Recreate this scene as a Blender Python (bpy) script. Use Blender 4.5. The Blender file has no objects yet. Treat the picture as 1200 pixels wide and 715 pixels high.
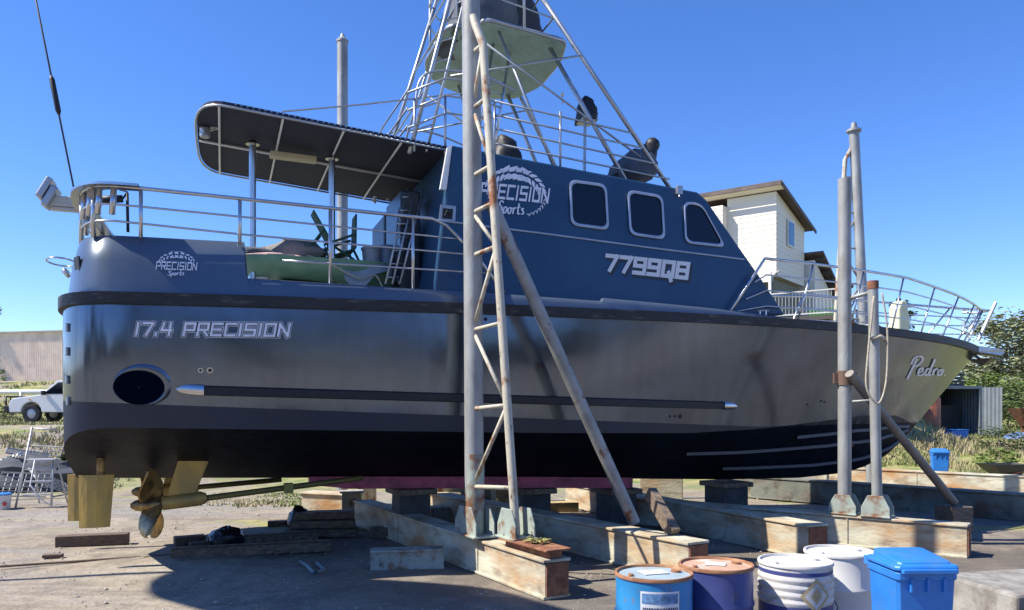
import bpy, math, random
from mathutils import Vector, Matrix
from mathutils.bvhtree import BVHTree
rnd = random.Random(7)
S = bpy.context.scene
COL = S.collection
rad = math.radians

# ---------------- camera, sky, sun, exposure ----------------
CAM_Z, F, HZ = 2.15, 933.0, 475.0
cam = bpy.data.cameras.new('camera'); camo = bpy.data.objects.new('camera', cam); COL.objects.link(camo)
camo.location = (0, 0, CAM_Z); camo.rotation_euler = (rad(90), 0, 0)
cam.sensor_width = 36; cam.lens = 36*F/1200; cam.shift_y = (HZ-357.5)/1200
cam.clip_end = 2000; cam.clip_start = .05
S.camera = camo
SUN_EL = rad(50); SAZ = rad(-100)
sunv = Vector((math.sin(SAZ)*math.cos(SUN_EL), math.cos(SAZ)*math.cos(SUN_EL), math.sin(SUN_EL)))
w = bpy.data.worlds.new('World'); S.world = w; w.use_nodes = True
nt = w.node_tree; nt.nodes.clear()
sky = nt.nodes.new('ShaderNodeTexSky'); sky.sky_type = 'NISHITA'; sky.sun_disc = False
sky.sun_elevation = SUN_EL; sky.sun_rotation = SAZ
sky.air_density = 0.85; sky.dust_density = 0.0; sky.ozone_density = 3.0
bg = nt.nodes.new('ShaderNodeBackground'); bg.inputs[1].default_value = .105
wo = nt.nodes.new('ShaderNodeOutputWorld')
hs = nt.nodes.new('ShaderNodeHueSaturation'); hs.inputs['Saturation'].default_value = 1.2
nt.links.new(sky.outputs[0], hs.inputs['Color']); tint = nt.nodes.new('ShaderNodeMix'); tint.data_type = 'RGBA'; tint.blend_type = 'MULTIPLY'; tint.inputs[0].default_value = 1; tint.inputs[7].default_value = (.86, .88, 1.14, 1)
nt.links.new(hs.outputs[0], tint.inputs[6]); nt.links.new(tint.outputs[2], bg.inputs[0]); nt.links.new(bg.outputs[0], wo.inputs[0])
sl = bpy.data.lights.new('sun', 'SUN'); sl.energy = 4.2; sl.angle = rad(.5); sl.color = (1, .93, .82)
so = bpy.data.objects.new('sun', sl); COL.objects.link(so); so.rotation_euler = (-sunv).to_track_quat('-Z', 'Y').to_euler()
S.view_settings.view_transform = 'Standard'; S.view_settings.look = 'None'
S.view_settings.exposure = 1.0; S.view_settings.gamma = 1

# ---------------- helpers ----------------
def smooth(a, b, x):
    t = max(0, min(1, (x-a)/(b-a))); return t*t*(3-2*t)
def interp(tab, x):
    if x <= tab[0][0]: return tab[0][1]
    for (a, b), (c, d) in zip(tab, tab[1:]):
        if x <= c: return b+(d-b)*(x-a)/(c-a)
    return tab[-1][1]
def terr(x, y):
    h = 1.45*smooth(-6, -14, x)*smooth(19.5, 27, y) + 2.6*smooth(36, 62, y)*smooth(4, -14, x)
    h += .5*smooth(10, 16, x)*smooth(25, 33, y) + .9*smooth(8, 20, x)*smooth(42, 70, y)
    h += 2.4*smooth(9.5, 4, math.hypot(x-11, y-37))
    return h
def P(px, py, Y):                       # a point at distance Y
    return Vector(((px-600)/F*Y, Y, CAM_Z+(HZ-py)/F*Y))
def G(px, py, z=0.0):                   # a point at height z
    Y = (CAM_Z-z)*F/(py-HZ); return Vector(((px-600)/F*Y, Y, z))

class MB:
    def __init__(s): s.v = []; s.f = []; s.m = []
    def face(s, idx, m=0): s.f.append(tuple(idx)); s.m.append(m)
    def add(s, vs, fs, m=0):
        b = len(s.v); s.v += [tuple(v) for v in vs]
        for f in fs: s.face([b+i for i in f], m)
    def box(s, c, d, rz=0, m=0, rx=0, ry=0, bev=0):
        M = Matrix.Translation(c) @ Matrix.Rotation(rz, 4, 'Z') @ Matrix.Rotation(ry, 4, 'Y') @ Matrix.Rotation(rx, 4, 'X')
        hx, hy, hz = d[0]/2, d[1]/2, d[2]/2
        vs = [M @ Vector((x*hx, y*hy, z*hz)) for z in (-1, 1) for x, y in ((-1, -1), (1, -1), (1, 1), (-1, 1))]
        s.add(vs, [(3, 2, 1, 0), (4, 5, 6, 7), (0, 1, 5, 4), (1, 2, 6, 5), (2, 3, 7, 6), (3, 0, 4, 7)], m); return s
    def tube(s, pts, r, n=8, m=0, caps=True, closed=False):
        pts = [Vector(p) for p in pts]; N = len(pts)
        if not isinstance(r, (list, tuple)): r = [r]*N
        rings = []; ref = None
        for i, p in enumerate(pts):
            if closed: t = pts[(i+1) % N]-pts[i-1]
            else: t = pts[min(i+1, N-1)]-pts[max(i-1, 0)]
            if t.length < 1e-9: t = Vector((0, 0, 1))
            t.normalize()
            if ref is None: ref = t.orthogonal().normalized()
            ref = ref - t*ref.dot(t)
            if ref.length < 1e-6: ref = t.orthogonal()
            ref.normalize(); b = t.cross(ref)
            rings.append([p+(ref*math.cos(a)+b*math.sin(a))*r[i] for a in [2*math.pi*k/n for k in range(n)]])
        base = len(s.v)
        for R in rings: s.v += [tuple(v) for v in R]
        for i in range(N if closed else N-1):
            j = (i+1) % N
            for k in range(n):
                s.face((base+i*n+k, base+i*n+(k+1) % n, base+j*n+(k+1) % n, base+j*n+k), m)
        if caps and not closed:
            s.face([base+k for k in range(n)][::-1], m); s.face([base+(N-1)*n+k for k in range(n)], m)
        return s
    def lathe(s, c, prof, n=32, m=0, M=None, cap=True):    # prof: (r, z)
        b = len(s.v); c = Vector(c)
        for r, z in prof:
            for k in range(n):
                a = 2*math.pi*k/n; p = Vector((r*math.cos(a), r*math.sin(a), z))
                if M: p = M @ p
                s.v.append(tuple(c+p))
        for i in range(len(prof)-1):
            for k in range(n):
                s.face((b+i*n+k, b+i*n+(k+1) % n, b+(i+1)*n+(k+1) % n, b+(i+1)*n+k), m)
        if cap and prof[0][0] > 1e-4: s.face([b+k for k in range(n)][::-1], m)
        if cap and prof[-1][0] > 1e-4: s.face([b+(len(prof)-1)*n+k for k in range(n)], m)
        return s
    def prism(s, loop, off, m=0):                # loop of 3D points and an offset vector
        loop = [Vector(p) for p in loop]; off = Vector(off); n = len(loop); b = len(s.v)
        s.v += [tuple(p) for p in loop]+[tuple(p+off) for p in loop]
        s.face(range(b, b+n), m); s.face([b+n+i for i in range(n)][::-1], m)
        for i in range(n): s.face((b+i, b+n+i, b+n+(i+1) % n, b+(i+1) % n), m)
        return s
    def grid(s, rows, m=0, closed=False):
        b = len(s.v); W = len(rows[0])
        for r in rows: s.v += [tuple(p) for p in r]
        for i in range(len(rows)-1):
            for k in range(W if closed else W-1):
                k2 = (k+1) % W
                s.face((b+i*W+k, b+i*W+k2, b+(i+1)*W+k2, b+(i+1)*W+k), m)
        return s
    def ico(s, c, r, sub=1, jit=0, sc=(1, 1, 1), m=0):
        n, k = 10, 6; c = Vector(c); b = len(s.v); rows = []
        for i in range(k+1):
            th = math.pi*i/k
            rows.append([c+Vector((math.sin(th)*math.cos(2*math.pi*j/n)*sc[0], math.sin(th)*math.sin(2*math.pi*j/n)*sc[1], math.cos(th)*sc[2]))*r*(1+(rnd.uniform(-jit, jit) if 0 < i < k else 0)) for j in range(n)])
        return s.grid(rows, m, True)
    def build(s, name, mats, parent=None, sm=False, bevel=0, fix=True):
        me = bpy.data.meshes.new(name); me.from_pydata(s.v, [], s.f)
        if not isinstance(mats, (list, tuple)): mats = [mats]
        for mt in mats: me.materials.append(mt)
        for p, mi in zip(me.polygons, s.m): p.material_index = mi
        if fix:
            import bmesh
            bm = bmesh.new(); bm.from_mesh(me); bmesh.ops.recalc_face_normals(bm, faces=bm.faces); bm.to_mesh(me); bm.free()
        if sm: me.shade_smooth() if hasattr(me, 'shade_smooth') else None
        if sm == 'auto':
            me.set_sharp_from_angle(angle=rad(35))
        o = bpy.data.objects.new(name, me); COL.objects.link(o)
        if parent: o.parent = parent
        if bevel:
            bv = o.modifiers.new('bevel', 'BEVEL'); bv.width = bevel; bv.segments = 2; bv.limit_method = 'ANGLE'
        return o
def curve(pts, n=6):
    Q = [Vector(p) for p in pts]; Q = [Q[0]]+Q+[Q[-1]]; out = []
    for i in range(1, len(Q)-2):
        a, b_, d, e = Q[i-1], Q[i], Q[i+1], Q[i+2]
        for k in range(n): t = k/n; out.append(.5*((2*b_)+(d-a)*t+(2*a-5*b_+4*d-e)*t*t+(3*b_-a-3*d+e)*t**3))
    return out+[Q[-1]]
def tag(o, label=None, cat=None, group=None, kind=None):
    if label: o['label'] = label
    if cat: o['category'] = cat
    if group: o['group'] = group
    if kind: o['kind'] = kind
    return o
def empty(name, loc, rz, label, cat, group=None):
    o = bpy.data.objects.new(name, None); COL.objects.link(o); o.location = loc; o.rotation_euler = (0, 0, rz)
    o.empty_display_size = .2
    return tag(o, label, cat, group)
def copy_tree(o, parent=None):
    c = o.copy(); COL.objects.link(c)
    if parent: c.parent = parent
    for ch in list(o.children): copy_tree(ch, c)
    return c

def round_poly(pts, r, n=4):
    out = []; N_ = len(pts)
    for i in range(N_):
        p, a, c = Vector(pts[i]), Vector(pts[i-1]), Vector(pts[(i+1) % N_]); da = (a-p).normalized()*r; dc = (c-p).normalized()*r
        for k in range(n+1):
            t = k/n; out.append((1-t)**2*(p+da)+2*t*(1-t)*p+t*t*(p+dc))
    return out

# ---------------- materials ----------------
MATS = {}
def mat(name, col, rough=.6, metal=0, var=.12, scale=4, bump=0, col2=None, thr=None, soft=.08, spec=.5, coat=0, stretch=(1, 1, 1), scale2=None, rough2=None, col3=None, bscale=None):
    if name in MATS: return MATS[name]
    m = bpy.data.materials.new(name); m.use_nodes = True; MATS[name] = m
    nt = m.node_tree; N = nt.nodes; K = nt.links; b = N['Principled BSDF']
    b.inputs['Roughness'].default_value = rough; b.inputs['Metallic'].default_value = metal
    b.inputs['Specular IOR Level'].default_value = spec; b.inputs['Coat Weight'].default_value = coat
    tc = N.new('ShaderNodeTexCoord'); mp = N.new('ShaderNodeMapping'); K.new(tc.outputs['Object'], mp.inputs[0]); mp.inputs['Scale'].default_value = stretch
    n1 = N.new('ShaderNodeTexNoise'); n1.inputs['Scale'].default_value = scale; n1.inputs['Detail'].default_value = 6; K.new(mp.outputs[0], n1.inputs[0])
    mr = N.new('ShaderNodeMapRange'); mr.inputs[1].default_value = .3; mr.inputs[2].default_value = .7; mr.inputs[3].default_value = 1-var; mr.inputs[4].default_value = 1+var
    K.new(n1.outputs[0], mr.inputs[0])
    vm = N.new('ShaderNodeVectorMath'); vm.operation = 'SCALE'; vm.inputs[0].default_value = col[:3]; K.new(mr.outputs[0], vm.inputs['Scale'])
    out = vm.outputs[0]
    def blend(out, c2, sc, th, seed):
        n2 = N.new('ShaderNodeTexNoise'); n2.inputs['Scale'].default_value = sc; n2.inputs['Detail'].default_value = 8; n2.inputs['Roughness'].default_value = .62
        mp2 = N.new('ShaderNodeMapping'); K.new(mp.outputs[0], mp2.inputs[0]); mp2.inputs['Location'].default_value = (seed, seed, seed); K.new(mp2.outputs[0], n2.inputs[0])
        r = N.new('ShaderNodeMapRange'); r.inputs[1].default_value = th-soft; r.inputs[2].default_value = th+soft; K.new(n2.outputs[0], r.inputs[0])
        mx = N.new('ShaderNodeMix'); mx.data_type = 'RGBA'; K.new(r.outputs[0], mx.inputs[0]); K.new(out, mx.inputs[6]); mx.inputs[7].default_value = (*c2, 1)
        return mx.outputs[2], r.outputs[0]
    if col2:
        out, fac = blend(out, col2, scale2 or scale, thr or .55, 3.7)
        if rough2 is not None:
            rr = N.new('ShaderNodeMapRange'); rr.inputs[3].default_value = rough; rr.inputs[4].default_value = rough2; K.new(fac, rr.inputs[0]); K.new(rr.outputs[0], b.inputs['Roughness'])
    if col3: out, _ = blend(out, col3, (scale2 or scale)*2.3, (thr or .55)+.05, 9.1)
    K.new(out, b.inputs['Base Color'])
    if bump:
        n3 = N.new('ShaderNodeTexNoise'); n3.inputs['Scale'].default_value = bscale or scale*5; n3.inputs['Detail'].default_value = 6; K.new(mp.outputs[0], n3.inputs[0])
        bp = N.new('ShaderNodeBump'); bp.inputs['Strength'].default_value = bump; bp.inputs['Distance'].default_value = .02; K.new(n3.outputs[0], bp.inputs['Height']); K.new(bp.outputs[0], b.inputs['Normal'])
    return m
steel = mat('stainless_steel', (.55, .56, .57), .28, 1, .1, 6)
alu = mat('dull_aluminium', (.42, .44, .46), .42, .8, .12, 5)
galv = mat('galvanised_pole', (.33, .34, .33), .55, .25, .18, 5, .2, (.22, .2, .17), .6, .12, scale2=3, stretch=(1, 1, .4))
cream = mat('cream_painted_steel', (.46, .43, .34), .6, 0, .12, 4, .2, (.26, .1, .035), .6, .05, scale2=5, col3=(.12, .05, .02), stretch=(1, 1, .6))
green_steel = mat('pale_green_steel', (.33, .38, .33), .65, 0, .15, 3, .3, (.2, .09, .04), .585, .07, scale2=3.2, col3=(.08, .05, .03))
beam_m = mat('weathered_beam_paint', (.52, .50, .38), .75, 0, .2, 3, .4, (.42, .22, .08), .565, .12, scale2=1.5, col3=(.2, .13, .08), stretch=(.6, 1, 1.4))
beam_d = mat('shade_darkened_beam_paint', (.17, .18, .15), .75, 0, .25, 2.5, .4, (.13, .07, .04), .57, .1, scale2=1.5, col3=(.06, .045, .035))  # beam paint darkened to hold shade; rust patches are its own
rust = mat('rusty_steel', (.21, .085, .045), .85, 0, .35, 6, .4, (.33, .17, .08), .58, .08)
timber = mat('old_timber', (.21, .16, .11), .85, 0, .3, 5, .4, (.09, .065, .05), .55, .1, stretch=(1, 6, 6))
timber_y = mat('yellowed_timber', (.5, .38, .19), .8, 0, .25, 5, .3, (.2, .12, .06), .6, .08)
navy = mat('navy_boat_paint', (.019, .062, .130), .34, 0, .12, 1.1, .06, (.028, .078, .150), .58, .12, bscale=1.3, spec=.45)
slate = mat('slate_blue_boat_paint', (.11, .145, .195), .27, .35, .12, 1.2, .08, (.09, .13, .19), .6, .1, bscale=1.5)
black = mat('black_rubber', (.012, .012, .014), .55, 0, .2, 8)
glass = mat('dark_tinted_glass', (.004, .006, .014), .05, 0, .02, 2, 0, spec=.5)
bronze = mat('antifouled_bronze', (.52, .35, .09), .5, .25, .2, 4, .3, (.34, .26, .10), .53, .12, stretch=(1, 1, .4))
bronze_d = mat('oily_bronze', (.40, .27, .10), .35, .6, .3, 7, .2, (.12, .08, .04), .52, .1)
canvas_n = mat('navy_canvas', (.015, .02, .045), .8, 0, .15, 6, .15)
canvas_g = mat('grey_canvas_cover', (.09, .1, .12), .85, 0, .2, 5, .5, bscale=7)
white = mat('white_paint', (.72, .72, .7), .5, 0, .06, 4)
silver = mat('silver_vinyl', (.78, .8, .85), .4, 0, .12, 9)
wood_red = mat('dusty_pink_keel_paint', (.50, .12, .19), .75, 0, .2, 4, .2, (.3, .09, .12), .56, .08)
teal = mat('pale_green_gelcoat', (.30, .46, .40), .45, 0, .08, 3, 0, (.2, .28, .24), .6, .1)
hull_low = mat('dark_green_canvas', (.03, .09, .05), .75, 0, .2, 5, .2)

def hull_mat(name, upper, lower, rough, metal):
    m = bpy.data.materials.new(name); m.use_nodes = True; nt = m.node_tree; N = nt.nodes; K = nt.links; b = N['Principled BSDF']
    tc = N.new('ShaderNodeTexCoord'); sp = N.new('ShaderNodeSeparateXYZ'); K.new(tc.outputs['Object'], sp.inputs[0])
    # painted waterline: z = 2.19 - .043 u, then level towards the bow
    a = N.new('ShaderNodeMath'); a.operation = 'MULTIPLY_ADD'; a.inputs[1].default_value = -.040; a.inputs[2].default_value = 2.20; K.new(sp.outputs[0], a.inputs[0])
    mxx = N.new('ShaderNodeMath'); mxx.operation = 'MAXIMUM'; mxx.inputs[1].default_value = 1.80; K.new(a.outputs[0], mxx.inputs[0])
    c = N.new('ShaderNodeMath'); c.operation = 'LESS_THAN'; K.new(sp.outputs[2], c.inputs[0]); K.new(mxx.outputs[0], c.inputs[1])
    no = N.new('ShaderNodeTexNoise'); no.inputs['Scale'].default_value = .9; no.inputs['Detail'].default_value = 5; K.new(tc.outputs['Object'], no.inputs[0])
    mr = N.new('ShaderNodeMapRange'); mr.inputs[1].default_value = .3; mr.inputs[2].default_value = .7; mr.inputs[3].default_value = .86; mr.inputs[4].default_value = 1.14; K.new(no.outputs[0], mr.inputs[0])
    mx = N.new('ShaderNodeMix'); mx.data_type = 'RGBA'; mx.inputs[6].default_value = (*upper, 1); mx.inputs[7].default_value = (*lower, 1); K.new(c.outputs[0], mx.inputs[0])
    vm = N.new('ShaderNodeVectorMath'); vm.operation = 'SCALE'; K.new(mx.outputs[2], vm.inputs[0]); K.new(mr.outputs[0], vm.inputs['Scale']); K.new(vm.outputs[0], b.inputs['Base Color'])
    r = N.new('ShaderNodeMapRange'); r.inputs[3].default_value = rough; r.inputs[4].default_value = .5; K.new(c.outputs[0], r.inputs[0])
    ra = N.new('ShaderNodeMath'); ra.operation = 'MULTIPLY_ADD'; ra.inputs[1].default_value = .3; K.new(no.outputs[0], ra.inputs[0]); 
    rs = N.new('ShaderNodeMath'); rs.operation = 'SUBTRACT'; rs.inputs[1].default_value = .12; K.new(r.outputs[0], rs.inputs[0]); K.new(rs.outputs[0], ra.inputs[2]); K.new(ra.outputs[0], b.inputs['Roughness'])
    me = N.new('ShaderNodeMapRange'); me.inputs[3].default_value = metal; me.inputs[4].default_value = 0; K.new(c.outputs[0], me.inputs[0]); K.new(me.outputs[0], b.inputs['Metallic'])
    n3 = N.new('ShaderNodeTexNoise'); n3.inputs['Scale'].default_value = 1.6; n3.inputs['Detail'].default_value = 2; K.new(tc.outputs['Object'], n3.inputs[0])
    bp = N.new('ShaderNodeBump'); bp.inputs['Strength'].default_value = .35; bp.inputs['Distance'].default_value = .02; wv = N.new('ShaderNodeTexWave'); wv.wave_type = 'BANDS'; wv.bands_direction = 'X'; wv.inputs['Scale'].default_value = .5; wv.inputs['Distortion'].default_value = 1.2; wv.inputs['Detail'].default_value = 1; K.new(tc.outputs['Object'], wv.inputs[0])
    ad = N.new('ShaderNodeMath'); ad.operation = 'MULTIPLY_ADD'; ad.inputs[1].default_value = .10; K.new(wv.outputs[1], ad.inputs[0]); K.new(n3.outputs[0], ad.inputs[2]); K.new(ad.outputs[0], bp.inputs['Height']); K.new(bp.outputs[0], b.inputs['Normal'])
    # run-off streaks and scuffs
    mp = N.new('ShaderNodeMapping'); mp.inputs['Scale'].default_value = (5, 5, .35); K.new(tc.outputs['Object'], mp.inputs[0]); n4 = N.new('ShaderNodeTexNoise'); n4.inputs['Scale'].default_value = 1.4; n4.inputs['Detail'].default_value = 7; K.new(mp.outputs[0], n4.inputs[0])
    m4 = N.new('ShaderNodeMapRange'); m4.inputs[1].default_value = .35; m4.inputs[2].default_value = .75; m4.inputs[3].default_value = .95 if upper[0] > .1 else .5; m4.inputs[4].default_value = 1.1 if upper[0] > .1 else 2.4; K.new(n4.outputs[0], m4.inputs[0])
    v4 = N.new('ShaderNodeVectorMath'); v4.operation = 'SCALE'; K.new(vm.outputs[0], v4.inputs[0]); K.new(m4.outputs[0], v4.inputs['Scale']); K.new(v4.outputs[0], b.inputs['Base Color'])
    return m
hull_side = hull_mat('grey_metallic_topsides', (.145, .172, .215), (.022, .028, .045), .16, .85)
hull_bot = hull_mat('black_antifouling', (.06, .065, .07), (.004, .006, .013), .5, .2); hull_bot.node_tree.nodes['Principled BSDF'].inputs['Specular IOR Level'].default_value = .12

# ---------------- ground ----------------
def axis(a, b, fine0, fine1, step, coarse):
    out = []; x = a
    while x < b:
        out.append(x); x += step if fine0 <= x < fine1 else coarse
    out.append(b); return out
xs = axis(-600, 600, -24, 26, .5, 18); ys = axis(-300, 900, -2, 76, .5, 25)
g = MB(); g.grid([[(x, y, terr(x, y) + (.03*math.sin(x*1.3+y*.7)*math.sin(y*1.1-x*.4) if 0 < y < 76 and abs(x) < 26 else 0)) for x in xs] for y in ys])
gm = bpy.data.materials.new('yard_dirt'); gm.use_nodes = True
def ground_material(m):
    nt = m.node_tree; N = nt.nodes; K = nt.links; b = N['Principled BSDF']; b.inputs['Roughness'].default_value = .95; b.inputs['Specular IOR Level'].default_value = .2
    tc = N.new('ShaderNodeTexCoord')
    def noise(sc, det=8, seed=0, stretch=(1, 1, 1)):
        mp = N.new('ShaderNodeMapping'); mp.inputs['Location'].default_value = (seed, seed*1.7, 0); mp.inputs['Scale'].default_value = stretch; K.new(tc.outputs['Object'], mp.inputs[0])
        n = N.new('ShaderNodeTexNoise'); n.inputs['Scale'].default_value = sc; n.inputs['Detail'].default_value = det; n.inputs['Roughness'].default_value = .6; K.new(mp.outputs[0], n.inputs[0]); return n.outputs[0]
    def rng(i, a, c, lo=0, hi=1):
        r = N.new('ShaderNodeMapRange'); r.inputs[1].default_value = a; r.inputs[2].default_value = c; r.inputs[3].default_value = lo; r.inputs[4].default_value = hi; K.new(i, r.inputs[0]); return r.outputs[0]
    def mix(f, a, c):
        x = N.new('ShaderNodeMix'); x.data_type = 'RGBA'
        if isinstance(f, float): x.inputs[0].default_value = f
        else: K.new(f, x.inputs[0])
        for s, v in ((6, a), (7, c)):
            if isinstance(v, tuple): x.inputs[s].default_value = (*v, 1)
            else: K.new(v, x.inputs[s])
        return x.outputs[2]
    def mul(a, c):
        x = N.new('ShaderNodeMath'); x.operation = 'MULTIPLY'
        K.new(a, x.inputs[0])
        if isinstance(c, float): x.inputs[1].default_value = c
        else: K.new(c, x.inputs[1])
        return x.outputs[0]
    sp = N.new('ShaderNodeSeparateXYZ'); K.new(tc.outputs['Object'], sp.inputs[0])
    c = mix(rng(noise(.35, 6), .38, .62), (.27, .22, .16), (.37, .325, .26))
    c = mix(mul(rng(noise(1.6, 8, 5), .5, .62), .6), c, (.17, .15, .125))
    c = mix(mul(rng(noise(.5, 6, 8, (.4, 1.6, 1)), .52, .6), .7), c, (.26, .25, .235))
    c = mix(mul(rng(noise(14, 4, 2), .58, .66), .55), c, (.42, .38, .31))
    c = mix(mul(rng(noise(22, 4, 12), .58, .66), .5), c, (.09, .075, .06))
    c = mix(mul(rng(noise(5, 8, 71), .45, .62), .35), c, (.16, .135, .11))
    c = mix(mul(rng(noise(.9, 4, 91, (.25, 2.2, 1)), .56, .64), .5), c, (.19, .165, .14))
    # shade beneath the cradle put into the soil colour, with some oil
    shade_mask = mul(rng(sp.outputs[0], -3.2, -.8), rng(sp.outputs[1], 4, 5.5))
    shade_mask = mul(shade_mask, rng(sp.outputs[1], 16, 14)); shade_mask = mul(shade_mask, rng(noise(.7, 6, 4), .3, .55))
    c = mix(mul(shade_mask, .75), c, (.10, .09, .08))
    # grass patches: far away and on the banks
    gr = rng(noise(.28, 7, 21), .44, .52)
    far = rng(sp.outputs[1], 17, 23)
    gm1 = mul(gr, far)
    bank = mul(rng(sp.outputs[1], 19, 21), rng(sp.outputs[0], 9, 11)); 
    mxn = N.new('ShaderNodeMath'); mxn.operation = 'MAXIMUM'; K.new(gm1, mxn.inputs[0]); K.new(bank, mxn.inputs[1])
    strip = mul(rng(noise(.9, 6, 33, (.35, 1, 1)), .56, .62), rng(sp.outputs[1], 12.5, 14))
    mx2 = N.new('ShaderNodeMath'); mx2.operation = 'MAXIMUM'; K.new(mxn.outputs[0], mx2.inputs[0]); K.new(strip, mx2.inputs[1])
    gc = mix(rng(noise(1.1, 6, 40), .4, .6), (.16, .21, .05), (.35, .31, .14))
    c = mix(mx2.outputs[0], c, gc)
    K.new(c, b.inputs['Base Color'])
    bp = N.new('ShaderNodeBump'); bp.inputs['Strength'].default_value = .8; bp.inputs['Distance'].default_value = .05
    hh = N.new('ShaderNodeMath'); hh.operation = 'ADD'; K.new(noise(3, 8, 50), hh.inputs[0]); K.new(mul(noise(18, 6, 60), .4), hh.inputs[1])
    K.new(hh.outputs[0], bp.inputs['Height']); K.new(bp.outputs[0], b.inputs['Normal'])
ground_material(gm)
tag(g.build('ground', gm, None, sm=True, fix=False), kind='structure')

# ---------------- the boat ----------------
YAW = rad(20); HB = 2.35
R0 = Vector((-5.15-math.sin(YAW)*HB, 9.07+math.cos(YAW)*HB, 0))
BM = Matrix.Translation(R0) @ Matrix.Rotation(YAW, 4, 'Z'); BMI = BM.inverted()
boat = empty('motor_yacht', R0, YAW, 'large grey and navy game fishing boat propped up on the slipway cradle', 'boat')
def L(px, py, y):                      # image point on the boat's lengthwise plane y -> boat coordinates
    dx = (px-600)/F; dz = (HZ-py)/F; s, c = math.sin(YAW), math.cos(YAW)
    t = (y-s*R0.x+c*R0.y)/(-s*dx+c)
    X, Y = t*dx-R0.x, t-R0.y
    return Vector((c*X+s*Y, y, CAM_Z+t*dz))
UT, UC = 16.95, 15.23                  # bow tip, chine meets stem
zs_t = [(-1, 3.36), (2, 3.41), (5, 3.44), (9, 3.45), (11, 3.45), (13, 3.43), (15, 3.39), (16, 3.35), (16.95, 3.30)]
zc_t = [(-1, 1.93), (0, 1.90), (3, 1.83), (6, 1.76), (8.5, 1.72), (10, 1.76), (11.5, 1.86), (13, 1.96), (14.3, 1.95), (15.23, 1.74)]
zk_t = [(-1, 1.15), (6.3, .93), (10.6, .76), (12.3, .74), (13.3, .80), (13.8, .89), (14.4, 1.1), (14.84, 1.40), (15.23, 1.74)]
def hb_s(u):
    return HB if u <= 6 else HB*max(0, 1-((u-6)/(UT-6))**2.5)**.92
def outline():                         # (u sheer, w sheer, u chine, w chine)
    out = []
    for i in range(13):
        th = math.pi/2*i/12; a = math.cos(th)**(2/3.4); b_ = math.sin(th)**(2/3.4)
        out.append((.8-.98*a, HB*b_, .8-.98*a, (HB-.10)*b_, 0))
    n = 52
    for i in range(1, n+1):
        s = (i/n); s = 1-(1-s)**1.35
        us = .8+s*(UT-.8); uc = .8+s*(UC-.8)
        wc = (HB-.10)*max(0, 1-max(0, (s-.28)/.72)**2.1)
        out.append((us, hb_s(us), uc, wc, s))
    return out
OUT = outline()
def side_point(i, t, off=0):
    us, ws, uc, wc, s = OUT[i]
    fl = 1+1.1*s**2
    zs, zc = interp(zs_t, us), interp(zc_t, uc)
    if i <= 12:                        # the transom reaches down to the bottom plating
        zk = interp(zk_t, uc); zc = zk+(zc-zk)*min(1, wc/(HB-.10))
        wb, ub = wc, uc
    bul = .05*math.sin(math.pi*t)*(1-s)
    return Vector((uc+(us-uc)*t, -(wc+(ws-wc)*t**fl+bul+off), zc+(zs-zc)*t))
LV = 10
near = [[side_point(i, k/LV) for k in range(LV+1)] for i in range(len(OUT))]
far = [[Vector((p.x, -p.y, p.z)) for p in r] for r in near]
hull = MB()
hull.grid([r for r in near], 0); hull.grid([r for r in far], 0)
def bottom(sgn):
    rows = []
    for i, (us, ws, uc, wc, s) in enumerate(OUT):
        c = near[i][0]; zk = interp(zk_t, uc); rows.append([])
        for k in range(7):
            t = k/6; zz = zk+(c.z-zk)*(t**(1+.25*s))
            rows[-1].append(Vector((uc, -sgn*wc*t*-1 if False else sgn*abs(wc)*t, zz)))
    return rows
hull.grid(bottom(-1), 1); hull.grid(bottom(1), 1)
hull_o = hull.build('hull', [hull_side, hull_bot], boat, sm='auto')
deck = MB(); deck.grid([[(o[0], -o[1]+.03, interp(zs_t, o[0])+.02), (o[0], o[1]-.03, interp(zs_t, o[0])+.02)] for o in OUT])
deck.build('deck', mat('grey_deck_paint', (.2, .23, .27), .7), boat)
# rub rail round the whole sheer
def sheer_path(off, dz, i0=0, i1=None, tz=None):
    idx = list(range(i0, i1 if i1 is not None else len(OUT)))
    pts = []
    for i in idx:
        us, ws = OUT[i][0], OUT[i][1]
        a = OUT[max(i-1, 0)]; c = OUT[min(i+1, len(OUT)-1)]
        t = Vector((c[0]-a[0], c[1]-a[1])); t.normalize(); n = Vector((-t.y, t.x))   # outward (towards +w)
        if n.y < 0 and i > 2: n = -n
        if i == 0: n = Vector((-1, 0))
        if i == len(OUT)-1: n = Vector((1, 0))
        z = interp(zs_t, us)+dz if tz is None else tz(us)
        pts.append(Vector((us+n.x*off, -(max(0, ws+n.y*off)), z)))
    return pts
def both(path):                        # near path from stern -> around: far bow..stern..near bow
    return [Vector((p.x, -p.y, p.z)) for p in path[::-1]] + path[1:]
def strip_ring(name, m, o0, o1, z0, z1, i0=0, i1=None, sm=True):
    a = both(sheer_path(o0, z0, i0, i1)); b_ = both(sheer_path(o1, z0, i0, i1)); c = both(sheer_path(o1, z1, i0, i1)); d = both(sheer_path(o0, z1, i0, i1))
    mb = MB(); mb.grid([[a[k], b_[k], c[k], d[k]] for k in range(len(a))], closed=True)
    return mb.build(name, m, boat, sm='auto')
strip_ring('rub_rail', mat('scuffed_black_rubber', (.02, .02, .022), .6, 0, .3, 6, .3, (.09, .085, .085), .62, .06, stretch=(.5, 1, 3)), -.04, .055, -.055, .085)
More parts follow.
